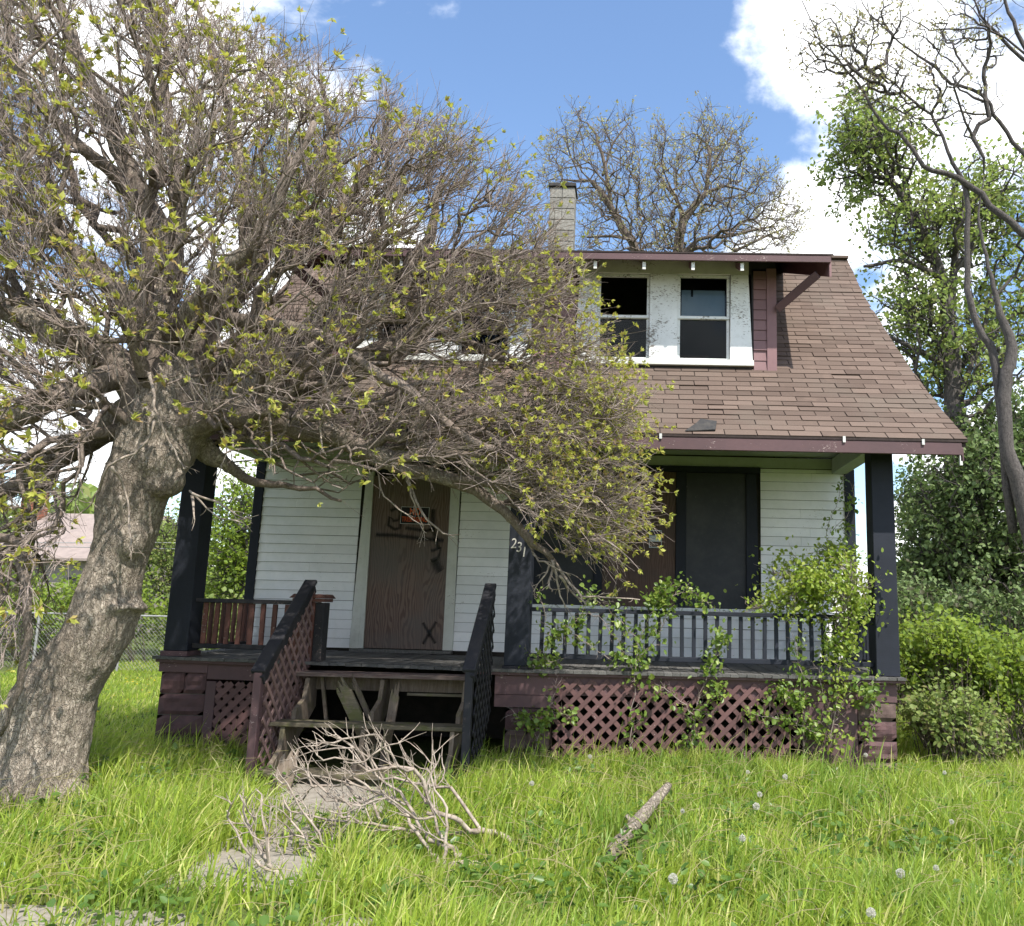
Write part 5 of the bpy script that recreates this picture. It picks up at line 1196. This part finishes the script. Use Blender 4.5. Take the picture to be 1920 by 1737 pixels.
# a far wood closes the horizon
def far_wood():
    rng = np.random.RandomState(77); n = 30000
    ang = rng.uniform(-1.1, 1.1, n); R0 = rng.uniform(48, 62, n); x = np.sin(ang)*R0; y = np.cos(ang)*R0-9
    top = 4.2+1.8*np.sin(ang*17)+1.3*np.sin(ang*41+1)+.8*np.sin(ang*83); z = rng.rand(n)**.8*top
    p = np.stack([x, y, z], 1); d = unit(rng.normal(0, 1, p.shape)); nn = unit(rng.normal(0, .6, p.shape)+np.array([0, -.5, .8])); La = rng.uniform(.5, 1.1, n)
    v, q, t = leaf_arrays(p, d, nn, La, La*.4); o = fast('far_wood', v, None, t, M['leaf_maple'], None); tag(o, 'low wood closing the horizon behind the house', 'wood', kind='stuff')
far_wood()

# ================================================================== VINES ON THE PORCH
def vine(label, paths, n_leaf, L, seed, spread=.05, r=.005, sprays=2, sl=.16, mat='leaf_vine', group='vines on the porch'):
    rng = np.random.RandomState(seed); T = empty('climbing_vine', (0, 0, 0), label, 'vine', group); allp = []; segs = []
    for pth in paths:
        Ld = polyline([(a, c, Y, r*(1-.6*i/(len(pth)-1))) for i, (a, c, Y) in enumerate(pth)], 5, .012, rng)
        MB().tube([tuple(p[:3]) for p in Ld], [p[3] for p in Ld], 5).build('stem', M['twig'], T, smooth=True); P = Ld[:, :3]
        S = twig_sprays(P, unit(np.gradient(P, axis=0)), sprays, sl, r*.45, rng, .9, .3, .05, 3, .2); segs.append(S[:4]); allp += [S[0], S[1], P]
    v, q = tube_arrays(*[np.concatenate([s[i] for s in segs]) for i in range(4)], 3); o = fast('tendril', v, q, None, M['twig'], T); o['kind'] = 'stuff'
    allp = np.concatenate(allp); wt = np.array([max(0., mnoise.noise(Vector(q*5.0))+.22) for q in allp])**1.3+.01; idx = rng.choice(len(allp), n_leaf, p=wt/wt.sum()); p = allp[idx]+rng.normal(0, spread, (n_leaf, 3))
    hit = (p[:, 2] > .98) & (p[:, 1] > -.10) & (p[:, 2] < 1.04); p[hit, 2] = 1.06
    d = unit(rng.normal(0, .7, p.shape)+np.array([0, -.2, -.25])); nn = unit(rng.normal(0, .6, p.shape)+np.array([.1, -.45, .7])); La = L*rng.uniform(.5, 1.25, n_leaf)
    v, qd, t = leaf_arrays(p, d, nn, La, La*rng.uniform(.28, .44, n_leaf), .18, True); o = fast('leaf', v, qd, t, M[mat], T); o['kind'] = 'stuff'
    return T
vine('low vine winding along the left part of the right-hand porch railing', [[(1010, 1250, -.05), (1030, 1200, .02), (1020, 1150, .05), (1010, 1110, .05)], [(1030, 1200, .02), (1070, 1170, 0), (1110, 1150, -.02), (1150, 1190, -.04), (1180, 1240, -.05)], [(990, 1245, -.02), (1010, 1235, 0), (1040, 1240, -.02)],
      [(1060, 1180, .0), (1090, 1200, -.03), (1150, 1240, -.05)]], 430, .060, 61, .04, .004)
vine('vine bunched over the middle of the right-hand porch railing', [[(1180, 1400, -.1), (1190, 1280, -.08), (1200, 1200, 0), (1230, 1130, .05), (1270, 1100, .1)], [(1200, 1200, 0), (1150, 1150, .05), (1110, 1120, .1)], [(1230, 1130, .05), (1290, 1110, .1), (1330, 1135, .1)], [(1190, 1250, -.06), (1230, 1200, -.04), (1250, 1150, .0)]], 850, .060, 62, .06, .005)
vine('dense bright vine heaped on the right end of the porch railing', [[(1560, 1400, -.08), (1570, 1270, -.05), (1580, 1180, .0), (1540, 1110, .15), (1480, 1080, .2)], [(1575, 1220, 0), (1600, 1120, .1), (1590, 1060, .2), (1550, 1040, .25)], [(1540, 1110, .15), (1470, 1120, .2), (1420, 1140, .2)], [(1560, 1090, .3), (1500, 1060, .4), (1450, 1080, .4)],
      [(1580, 1180, .0), (1530, 1140, .1), (1500, 1120, .2)], [(1590, 1100, .2), (1610, 1090, .1), (1620, 1130, .1)], [(1600, 1140, -.05), (1560, 1100, -.1), (1520, 1090, -.05), (1480, 1130, 0)], [(1570, 1160, -.1), (1600, 1100, -.1), (1580, 1060, 0)]], 5200, .052, 63, .085, .007, 5, .24, 'leaf_heap')
vine('slender vine shoot climbing the siding beside the right rear post', [[(1560, 1090, 1.0), (1550, 1040, 1.4), (1556, 980, 1.6), (1572, 930, 1.7), (1580, 900, 1.75)], [(1556, 1000, 1.6), (1590, 960, 1.6), (1600, 910, 1.5)], [(1550, 1040, 1.4), (1580, 1010, 1.4), (1590, 990, 1.4)]], 190, .055, 64, .035, .004, 2, .14)
vine('vine trailing down over the lattice near the middle pier', [[(1000, 1420, -.12), (1020, 1360, -.1), (1035, 1310, -.1), (1050, 1280, -.09)], [(1020, 1360, -.1), (990, 1350, -.1), (960, 1340, -.1)], [(1030, 1330, -.1), (1060, 1340, -.1)]], 230, .065, 65, .035, .004)
vine('vine trailing down the middle of the mauve lattice', [[(1290, 1440, -.12), (1300, 1380, -.1), (1310, 1310, -.1), (1330, 1260, -.1), (1350, 1200, -.08)], [(1300, 1340, -.1), (1260, 1300, -.1), (1240, 1290, -.1)], [(1310, 1310, -.1), (1350, 1290, -.1)], [(1300, 1330, -.1), (1330, 1340, -.1)]], 480, .062, 66, .05, .004)
vine('tangled vine over the right end of the lattice and skirt board', [[(1500, 1440, -.14), (1510, 1370, -.12), (1500, 1320, -.1), (1470, 1290, -.1), (1440, 1310, -.1)], [(1510, 1370, -.12), (1560, 1340, -.12), (1600, 1290, -.12), (1640, 1280, -.1)], [(1620, 1290, -.12), (1640, 1340, -.12), (1630, 1390, -.12)], [(1540, 1380, -.12), (1480, 1350, -.12), (1420, 1340, -.1)],
      [(1500, 1320, -.1), (1500, 1260, -.08), (1490, 1200, -.05)], [(1560, 1340, -.12), (1540, 1270, -.1), (1560, 1200, -.06)]], 900, .060, 67, .05, .004)

# ================================================================== LAWN
def inpath(x, y):
    a = np.clip(1-np.abs(x+2.50+.12*(y+1.6))/.52, 0, 1)*2.2*np.where((y > -2.2) | (y < -3.3), .95, .30); return np.clip(a, 0, 1)*(y < -1.05)*(y > -5.6)*np.where(y < -4.03, .42, 1.0)
def grass():
    rng = np.random.RandomState(3); T = []
    def field(n, xr, yr, hfun, keep, w, seed):
        r = np.random.RandomState(seed); x = r.uniform(*xr, n); y = r.uniform(*yr, n)
        k = r.rand(n) < keep(x, y, r); x, y = x[k], y[k]; return x, y, hfun(x, y, r), w*r.uniform(.6, 1.4, len(x))
    def clump(x, y): return .5+.5*(np.sin(x*3.1+np.sin(y*2.3)*1.4)*np.sin(y*3.7+np.sin(x*1.9)*1.7)*.6+np.sin(x*9.3+y*2.0)*np.sin(y*8.1-x*3.2)*.4)
    def hf(x, y, r):
        h = .17+.20*clump(x, y)+.10*r.rand(len(x)); h *= 1-.62*inpath(x, y)
        h *= np.where(y > -.9, .88, 1.0)*(.74+.62*(.5+.5*np.sin(x*1.3+2)*np.sin(y*1.9+x*.6))); return h*r.uniform(.55, 1.25, len(x))*.82
    la, lb_ = at(1252, 1487, -2.1)[:2], at(1140, 1625, -3.15)[:2]+np.array([.0, -.25])
    def near_log(x, y):
        t = np.clip(((x-la[0])*(lb_[0]-la[0])+(y-la[1])*(lb_[1]-la[1]))/((lb_-la)**2).sum(), 0, 1)
        return np.hypot(x-la[0]-t*(lb_[0]-la[0]), (y+.07)-la[1]-t*(lb_[1]-la[1])) < .15
    def kp(x, y, r):
        c = .45+.55*clump(x, y); c = c*(1-.93*inpath(x, y)); c = np.where((y > -.04) & (x > -5.0) & (x < 2.9), 0, c)
        c = np.where((y > -1.25) & (x > -3.45) & (x < -1.55), .0, c); c = np.where((y < -4.32) & (x < -1.2), .16, c)
        c = np.where(np.hypot(x+4.83, y+1.95) < .40, 0, c); c = np.where(near_log(x, y), c*.12, c); return c
    P = [field(88000, (-6.6, 5.2), (-5.3, .5), hf, kp, .0064, 1), field(16000, (-3.0, 2.0), (-5.6, -3.4), hf, kp, .0056, 2), field(12000, (2.9, 7.0), (-1, 4), hf, lambda x, y, r: np.full(len(x), .8), .006, 4),
         field(9000, (-5.2, 3.0), (-.75, -.04), lambda x, y, r: r.uniform(.10, .36, len(x))*(1+.6*(r.rand(len(x)) < .12)), kp, .0055, 9)]
    P.append(field(52000, (-13, -5.0), (-1.0, 13), lambda x, y, r: r.uniform(.05, .13, len(x)), lambda x, y, r: np.where((x > -5.15) & (y > .5), 0, .9), .008, 5))
    x, y, h, w = [np.concatenate([p[i] for p in P]) for i in range(4)]; n = len(x); az = rng.uniform(0, 2*np.pi, n)
    dx, dy = np.cos(az), np.sin(az); bend = rng.uniform(.08, .95, n)**1.3*h; wind = .12*h
    base = np.stack([x, y, gz(x, y)-.02], 1); fa = rng.uniform(0, 2*np.pi, n); sx, sy_ = np.cos(fa), np.sin(fa)
    V = []
    for t, ww in ((0, 1.0), (.38, .9), (.72, .62), (1.0, 0)):
        px = base[:, 0]+dx*bend*t*t+wind*t*t; py = base[:, 1]+dy*bend*t*t; pz = base[:, 2]+h*(t-.28*(bend/h)*t*t)
        if ww: V += [np.stack([px-sx*w*ww, py-sy_*w*ww, pz], 1), np.stack([px+sx*w*ww, py+sy_*w*ww, pz], 1)]
        else: V += [np.stack([px, py, pz], 1)]
    V = np.stack(V, 1).reshape(-1, 3); b = (np.arange(n)*7)[:, None]
    q = np.concatenate([np.array([[0, 1, 3, 2]])+b, np.array([[2, 3, 5, 4]])+b]); t = np.array([[4, 5, 6]])+b
    o = fast('grass', V, q, t, M['grass']); tag(o, 'tall uncut bright grass covering the yard', 'grass', kind='stuff')
    # long arching seed stalks and straw
    m = 1500; x = rng.uniform(-6, 4, m); y = rng.uniform(-5, -.1, m); k = (inpath(x, y) < .2) & ~((y > -1.3) & (x > -3.45) & (x < -1.5)); x, y = x[k], y[k]; m = len(x)
    az = rng.uniform(0, 2*np.pi, m); h = rng.uniform(.22, .50, m); A, B, ra, rb = [], [], [], []
    prev = np.stack([x, y, np.zeros(m)], 1)
    for tt in (.35, .65, .85, 1.0):
        p = np.stack([x+np.cos(az)*h*.75*tt**2.2, y+np.sin(az)*h*.75*tt**2.2, h*(tt-.35*tt**3)], 1); A.append(prev); B.append(p); ra.append(np.full(m, .0022)); rb.append(np.full(m, .0016)); prev = p
    v, qq = tube_arrays(np.concatenate(A), np.concatenate(B), np.concatenate(ra), np.concatenate(rb), 3)
    o = fast('grass_stalks', v, qq, None, M['straw']); tag(o, 'pale arching grass stalks and dry straw', 'grass', kind='stuff')
    # broad-leaved weeds, ground cover
    m = 9000; cx = rng.uniform(-5.5, 4.5, 420); cy = rng.uniform(-5, -.15, 420); i = rng.randint(0, 420, m)
    x = cx[i]+rng.normal(0, .07, m); y = cy[i]+rng.normal(0, .07, m); k = ~((y > -1.25) & (x > -3.45) & (x < -1.5)) & (y < -.05) & (inpath(x, y) < .5); x, y = x[k], y[k]; m = len(x)
    p = np.stack([x, y, rng.uniform(.03, .20, m)], 1); d = unit(np.stack([rng.normal(0, 1, m), rng.normal(0, 1, m), rng.uniform(-.1, .7, m)], 1)); nn = unit(rng.normal(0, .3, (m, 3))+np.array([0, 0, 1]))
    La = rng.uniform(.03, .08, m); v, qd, t = leaf_arrays(p, d, nn, La, La*.35, .2, True); o = fast('weeds', v, qd, t, M['weed']); tag(o, 'low broad-leaved weeds among the grass', 'weeds', kind='stuff')
    # specks of yellow flowers in the back lawn
    m = 260; x = rng.uniform(-9.5, -5.4, m); y = rng.uniform(1.5, 9, m); k = rng.rand(m) < .55+.45*np.sin(x*3)*np.sin(y*1.7); x, y = x[k], y[k]; m = len(x)
    p = np.repeat(np.stack([x, y, np.full(m, .11)], 1), 5, 0); d = unit(np.stack([rng.normal(0, 1, 5*m), rng.normal(0, 1, 5*m), rng.uniform(0, .5, 5*m)], 1)); nn = np.tile(np.array([[0, 0, 1.]]), (5*m, 1))
    La = np.full(5*m, .022); v, _, t = leaf_arrays(p, d, nn, La, La*.5); o = fast('yellow_flowers', v, None, t, M['yellow']); tag(o, 'tiny yellow flowers scattered in the lawn left of the house', 'flowers', kind='stuff')
grass()

# dandelion clocks, one by one
def dandelions():
    rng = np.random.RandomState(9); dirs = unit(rng.normal(0, 1, (110, 3)))
    hd = MB()
    bm = bmesh.new(); bmesh.ops.create_icosphere(bm, subdivisions=1, radius=.006); hd.add([tuple(v.co) for v in bm.verts], [tuple(v.index for v in f.verts) for f in bm.faces]); bm.free()
    A_ = dirs*.006; B_ = dirs*.021; v, q = tube_arrays(A_, B_, np.full(110, .0005), np.full(110, .0004), 3)
    P = B_; D = unit(dirs[:, None, :]+rng.normal(0, .9, (110, 4, 3))).reshape(-1, 3); PP = np.repeat(P, 4, 0); NN = unit(rng.normal(0, 1, PP.shape)); La = np.full(len(PP), .008)
    v2, _, t2 = leaf_arrays(PP, D, NN, La, La*.28)
    vv = np.concatenate([v, v2]); me_o = fast('seed_head', vv, q, t2+len(v), M['puff']); me_head = me_o.data; bpy.data.objects.remove(me_o)
    st_me = MB().tube([(0, 0, 0), (.012, .004, .5), (.0, 0, 1)], [.0022, .002, .0018], 5).mesh('stalk', M['grass'])
    spots = [(1262, 1648, 'largest dandelion clock, low in the right foreground', 1.25), (1418, 1512, 'dandelion clock with a ragged head, lower of two close together', 1.2), (1424, 1490, 'dandelion clock just above the ragged one', 1.0), (1472, 1457, 'dandelion clock up towards the lattice, right of the log', 1.05),
             (1623, 1416, 'dandelion clock just in front of the right porch corner', .95), (1688, 1638, 'dandelion clock far right in the foreground', 1.2), (1633, 1712, 'dandelion clock at the bottom edge on the right', 1.1), (1402, 1448, 'small dandelion clock before the lattice centre', .75),
             (1392, 1572, 'half blown pale dandelion clock in the middle of the right lawn', 1.0), (1106, 1419, 'dandelion clock against the lattice near the middle pier', .9), (997, 1469, 'dandelion clock right of the stair railing', .9), (1784, 1541, 'small dandelion clock at the right side of the lawn', .8), (1771, 1449, 'small dandelion clock near the shrubs', .8),
             (1280, 1521, 'small dandelion clock right of the tip of the log', .75), (1755, 1628, 'small tilted dandelion clock right of the far right one', .8)]
    for (x, y, lab, s) in spots:
        h = .30 if y > 1480 else .36; p = atg(x, y, h); h2 = h
        if p[1] > -.12: Yq = -.15-.1*rng.rand(); p = at(x, y, Yq); h2 = p[2]
        T = empty('dandelion', (p[0], p[1], 0), lab, 'dandelion', 'dandelion clocks in the grass')
        inst('stalk', st_me, T, (0, 0, 0), (0, 0, 0), (1, 1, h2)); inst('seed_head', me_head, T, (0, 0, h2), (rng.rand()*3, rng.rand()*3, 0), (s*.8, s*.8, s*.8))
    fl = MB()
    for k in range(16):
        a = k/16*2*math.pi; fl.add([(0, 0, 0), (math.cos(a-.2)*.012, math.sin(a-.2)*.012, .004), (math.cos(a)*.019, math.sin(a)*.019, .005), (math.cos(a+.2)*.012, math.sin(a+.2)*.012, .004)], [(0, 1, 2, 3)])
    fme = fl.mesh('flower_head', M['yellow'])
    for (x, y, lab) in ((1246, 1436, 'yellow dandelion flower at the foot of the lattice'),):
        p = at(x, y, -.25); T = empty('dandelion', (p[0], p[1], 0), lab, 'dandelion'); inst('stalk', st_me, T, (0, 0, 0), (0, 0, 0), (1, 1, p[2])); inst('flower_head', fme, T, (0, 0, p[2]), (-.9, 0, 0), (1.3, 1.3, 1.3))
dandelions()

# ================================================================== FALLEN WOOD
def fallen_branch(label, lines, poly, npts, yr, seed, r_t=.0042, mat='dead', twn=2, twl=.20):
    rng = np.random.RandomState(seed); T = empty('fallen_branch', (0, 0, 0), label, 'branch')
    LN = []
    for l in lines: LN.append(polyline(l, 4, .008, rng))
    for L in LN: MB().tube([tuple(p[:3]) for p in L], [p[3] for p in L], 9).build('limb', M[mat], T, smooth=True)
    pts = px_poly_points(poly, npts, lambda a, b_, r: r.uniform(*yr), rng, lambda q, a, b_: q if q[2] > .03 and not (q[1] > -1.2 and -3.6 < q[0] < -1.4) else None)
    seeds = [(LN[0][:, :3], -1)]; acc = [LN[0][:, :3]]
    for L in LN[1:]:
        A_ = np.concatenate(acc); j = int(np.linalg.norm(A_-L[0, :3], axis=1).argmin()); seeds.append((L[:, :3], j)); acc.append(L[:, :3])
    nodes, PA, PL, n0 = grow(seeds, pts, .45); rr = np.minimum(radii(PA, len(nodes), PL, r_t, .36), .013); e = np.arange(n0, len(nodes))
    Pn = nodes[PA[e]]; Cn = nodes[e]; ra = np.minimum(rr[PA[e]], rr[e]*1.35); rb = rr[e]; mid = (Pn+Cn)/2+rng.normal(0, .07, Pn.shape)*np.linalg.norm(Cn-Pn, axis=1)[:, None]
    has = np.isin(e, PA); D = unit(unit(Cn-Pn)+np.array([-.15, .1, .35])); S = twig_sprays(Cn, D, twn, twl, r_t*.85, rng, .3, .35, .02, 3, .09)
    v, q = tube_arrays(np.concatenate([Pn, mid, S[0]]), np.concatenate([mid, Cn, S[1]]), np.concatenate([ra, (ra+rb)/2, S[2]]), np.concatenate([(ra+rb)/2, rb, S[3]]), 6)
    o = fast('twig', v, q, None, M[mat], T, True); o['kind'] = 'stuff'; return T
fallen_branch('large bleached dead branch with fanned twigs lying in front of the steps',
    [[(1010, 1655, -3.2, 0.0072), (975, 1590, -2.9, 0.0187), (930, 1563, -2.9, 0.0216), (878, 1556, -3.0, 0.0194), (842, 1529, -3.1, 0.0158), (800, 1525, -3.1, 0.0130)],
     [(918, 1660, -3.3, 0.0115), (905, 1625, -3.4, 0.0173), (862, 1620, -3.5, 0.0187), (831, 1627, -3.5, 0.0187), (789, 1641, -3.5, 0.0158), (734, 1624, -3.5, 0.0130), (693, 1615, -3.4, 0.0115), (609, 1610, -3.4, 0.0086), (560, 1560, -3.3, 0.0065), (530, 1490, -3.2, 0.0043)],
     [(831, 1626, -3.5, 0.0130), (838, 1580, -3.45, 0.0108), (835, 1520, -3.4, 0.0086), (800, 1440, -3.3, 0.0058)], [(831, 1626, -3.5, 0.0130), (800, 1590, -3.35, 0.0122), (760, 1530, -3.2, 0.0108), (700, 1480, -3.1, 0.0079), (640, 1440, -3.0, 0.0058)],
     [(865, 1605, -3.4, 0.0187), (828, 1586, -3.3, 0.0173), (790, 1560, -3.2, 0.0144), (760, 1500, -3.05, 0.0101), (690, 1440, -2.9, 0.0065), (640, 1400, -2.8, 0.0043)], [(790, 1560, -3.2, 0.0115), (700, 1545, -3.2, 0.0094), (610, 1540, -3.2, 0.0072), (530, 1510, -3.2, 0.0050)],
     [(760, 1510, -3.1, 0.0086), (660, 1470, -3.0, 0.0072), (570, 1450, -3.0, 0.0050), (545, 1420, -3.0, 0.0036)], [(1080, 1640, -3.0, 0.0043), (1010, 1632, -3.2, 0.0058), (915, 1640, -3.35, 0.0072)]],
    [(520, 1440), (560, 1400), (620, 1370), (690, 1370), (760, 1400), (830, 1420), (850, 1480), (820, 1570), (740, 1600), (620, 1590), (520, 1560)], 130, (-3.5, -2.5), 71)
fallen_branch('smaller grey dead branch left of the large one, standing up in the path',
    [[(560, 1690, -4.05, .013), (530, 1650, -4.0, .014), (505, 1625, -4.0, .013), (480, 1580, -3.95, .010), (462, 1530, -3.9, .007), (450, 1490, -3.9, .004)], [(525, 1645, -4.0, .010), (480, 1610, -4.0, .008), (440, 1560, -4.0, .006), (425, 1520, -4.0, .004)], [(520, 1668, -4.0, .007), (450, 1668, -4.05, .006), (375, 1662, -4.1, .004)],
     [(505, 1625, -4.0, .008), (500, 1560, -3.9, .006), (480, 1480, -3.85, .004)]],
    [(430, 1500), (480, 1480), (520, 1520), (530, 1600), (470, 1600), (430, 1570)], 34, (-4.1, -3.7), 72, .0032, 'dead', 2, .13)
def log():
    T = empty('fallen_log', (0, 0, 0), 'short barky broken log lying in the grass of the right lawn', 'log'); rng = np.random.RandomState(4)
    a = at(1252, 1487, -2.1); b = at(1190, 1560, -2.75); c = at(1140, 1625, -3.15); P = [a, (a*2+b)/3+[.01, 0, .01], (a+b*2)/3, b, (b*2+c)/3, (b+c*2)/3+[0, 0, .01], c]; P = [p+np.array([0, 0, .05]) for p in P]
    m = MB().tube([tuple(p) for p in P], [.034, .040, .043, .047, .050, .053, .053], 14); me = m.mesh('log_body', M['bark'], True)
    bm = bmesh.new(); bm.from_mesh(me); bmesh.ops.subdivide_edges(bm, edges=bm.edges, cuts=2, use_grid_fill=True)
    for v in bm.verts: v.co += v.normal*.012*mnoise.noise(v.co*14)+v.normal*.008*mnoise.noise(v.co*40)
    bm.to_mesh(me); bm.free(); link(bpy.data.objects.new('log_body', me), T)
    k = at(1187, 1548, -2.7); MB().tube([tuple(k), tuple(k+np.array([-.05, -.01, .07]))], [.024, .016], 8).build('branch_stub', M['bark'], T, smooth=True)
log()
pk = empty('broken_plank', (0, 0, 0), 'short split light-brown plank leaning at the foot of the left stair railing', 'plank')
jag(at(545, 1425, -1.35), at(510, 1530, -1.5), .17, .03, 11, 1).build('plank_body', M['oldwood'], pk, bevel=.002)

# ================================================================== FAR THINGS ON THE LEFT
def far_left():
    H = empty('house', (0, 0, 0), 'far house with a pale pinkish roof seen through twigs at the left edge', 'house')
    Yh = 24; p0 = at(-60, 1042, Yh); p1 = at(200, 1042, Yh); r0 = at(-60, 958, Yh+4); z0, z1 = p0[2], r0[2]; x0, x1 = p0[0], p1[0]
    MB().box(x0+.4, x1-.4, Yh+.5, Yh+8, 0, z0).build('wall', M['nwall'], H)
    MB().prism([(Yh, z0-.1), (Yh, z0), (Yh+4.2, z1), (Yh+8.4, z0), (Yh+8.4, z0-.1), (Yh+4.2, z1-.15)], 'x', x0, x1).build('roof', M['nroof'], H)
    c = at(62, 958, Yh+3.5); MB().box(c[0]-.38, c[0]+.38, Yh+3.2, Yh+3.9, z1-.9, z1+.9).build('chimney', M['nbrick'], H); MB().box(c[0]-.45, c[0]+.45, Yh+3.13, Yh+3.97, z1+.9, z1+1.05).build('chimney_top', M['mortar'], H)
    me = MB().box(-.5, .5, 0, .06, 0, 1.3).mesh('window', M['cap'])
    for k in range(3): inst('window', me, H, (x0+1.8+k*2.6, Yh+.43, 1.0))
    # wire fence
    Fn = empty('wire_fence', (0, 0, 0), 'chain-link fence with thin posts across the back of the left lawn', 'fence'); Yf = 9.6; xs = np.arange(-17, -7.6, 1.9)
    pm = MB().tube([(0, 0, 0), (0, 0, 1.25)], [.028, .028], 8).mesh('post', M['wire'])
    for x in xs: inst('post', pm, Fn, (x, Yf, 0))
    MB().tube([(-17, Yf, 1.22), (-7.8, Yf, 1.22)], [.02, .02], 6).build('top_rail', M['wire'], Fn)
    A, B = [], []; L_ = 9.2; s = -1.2
    while s < L_:
        for sg in (1, -1):
            xa, xb = s, s+1.15; za, zb = (.03, 1.18) if sg > 0 else (1.18, .03); A.append((-17+xa, Yf, za)); B.append((-17+xb, Yf, zb))
        s += .085
    A, B = np.array(A, float), np.array(B, float); v, q = tube_arrays(A, B, np.full(len(A), .0028), np.full(len(A), .0028), 3); o = fast('wire_mesh', v, q, None, M['wire'], Fn); o['kind'] = 'stuff'
    Wq = empty('utility_wire', (0, 0, 0), 'two thin pale overhead wires crossing behind the big trunk', 'wire')
    for (a, b) in (((-200, 1010), (360, 1018)), ((-200, 1012), (360, 1030))):
        p, q = at(a[0], a[1], 14), at(b[0], b[1], 14); MB().tube([tuple(p), tuple((p+q)/2-np.array([0, 0, .06])), tuple(q)], [.012]*3, 5).build('wire', M['wire'], Wq)
far_left()
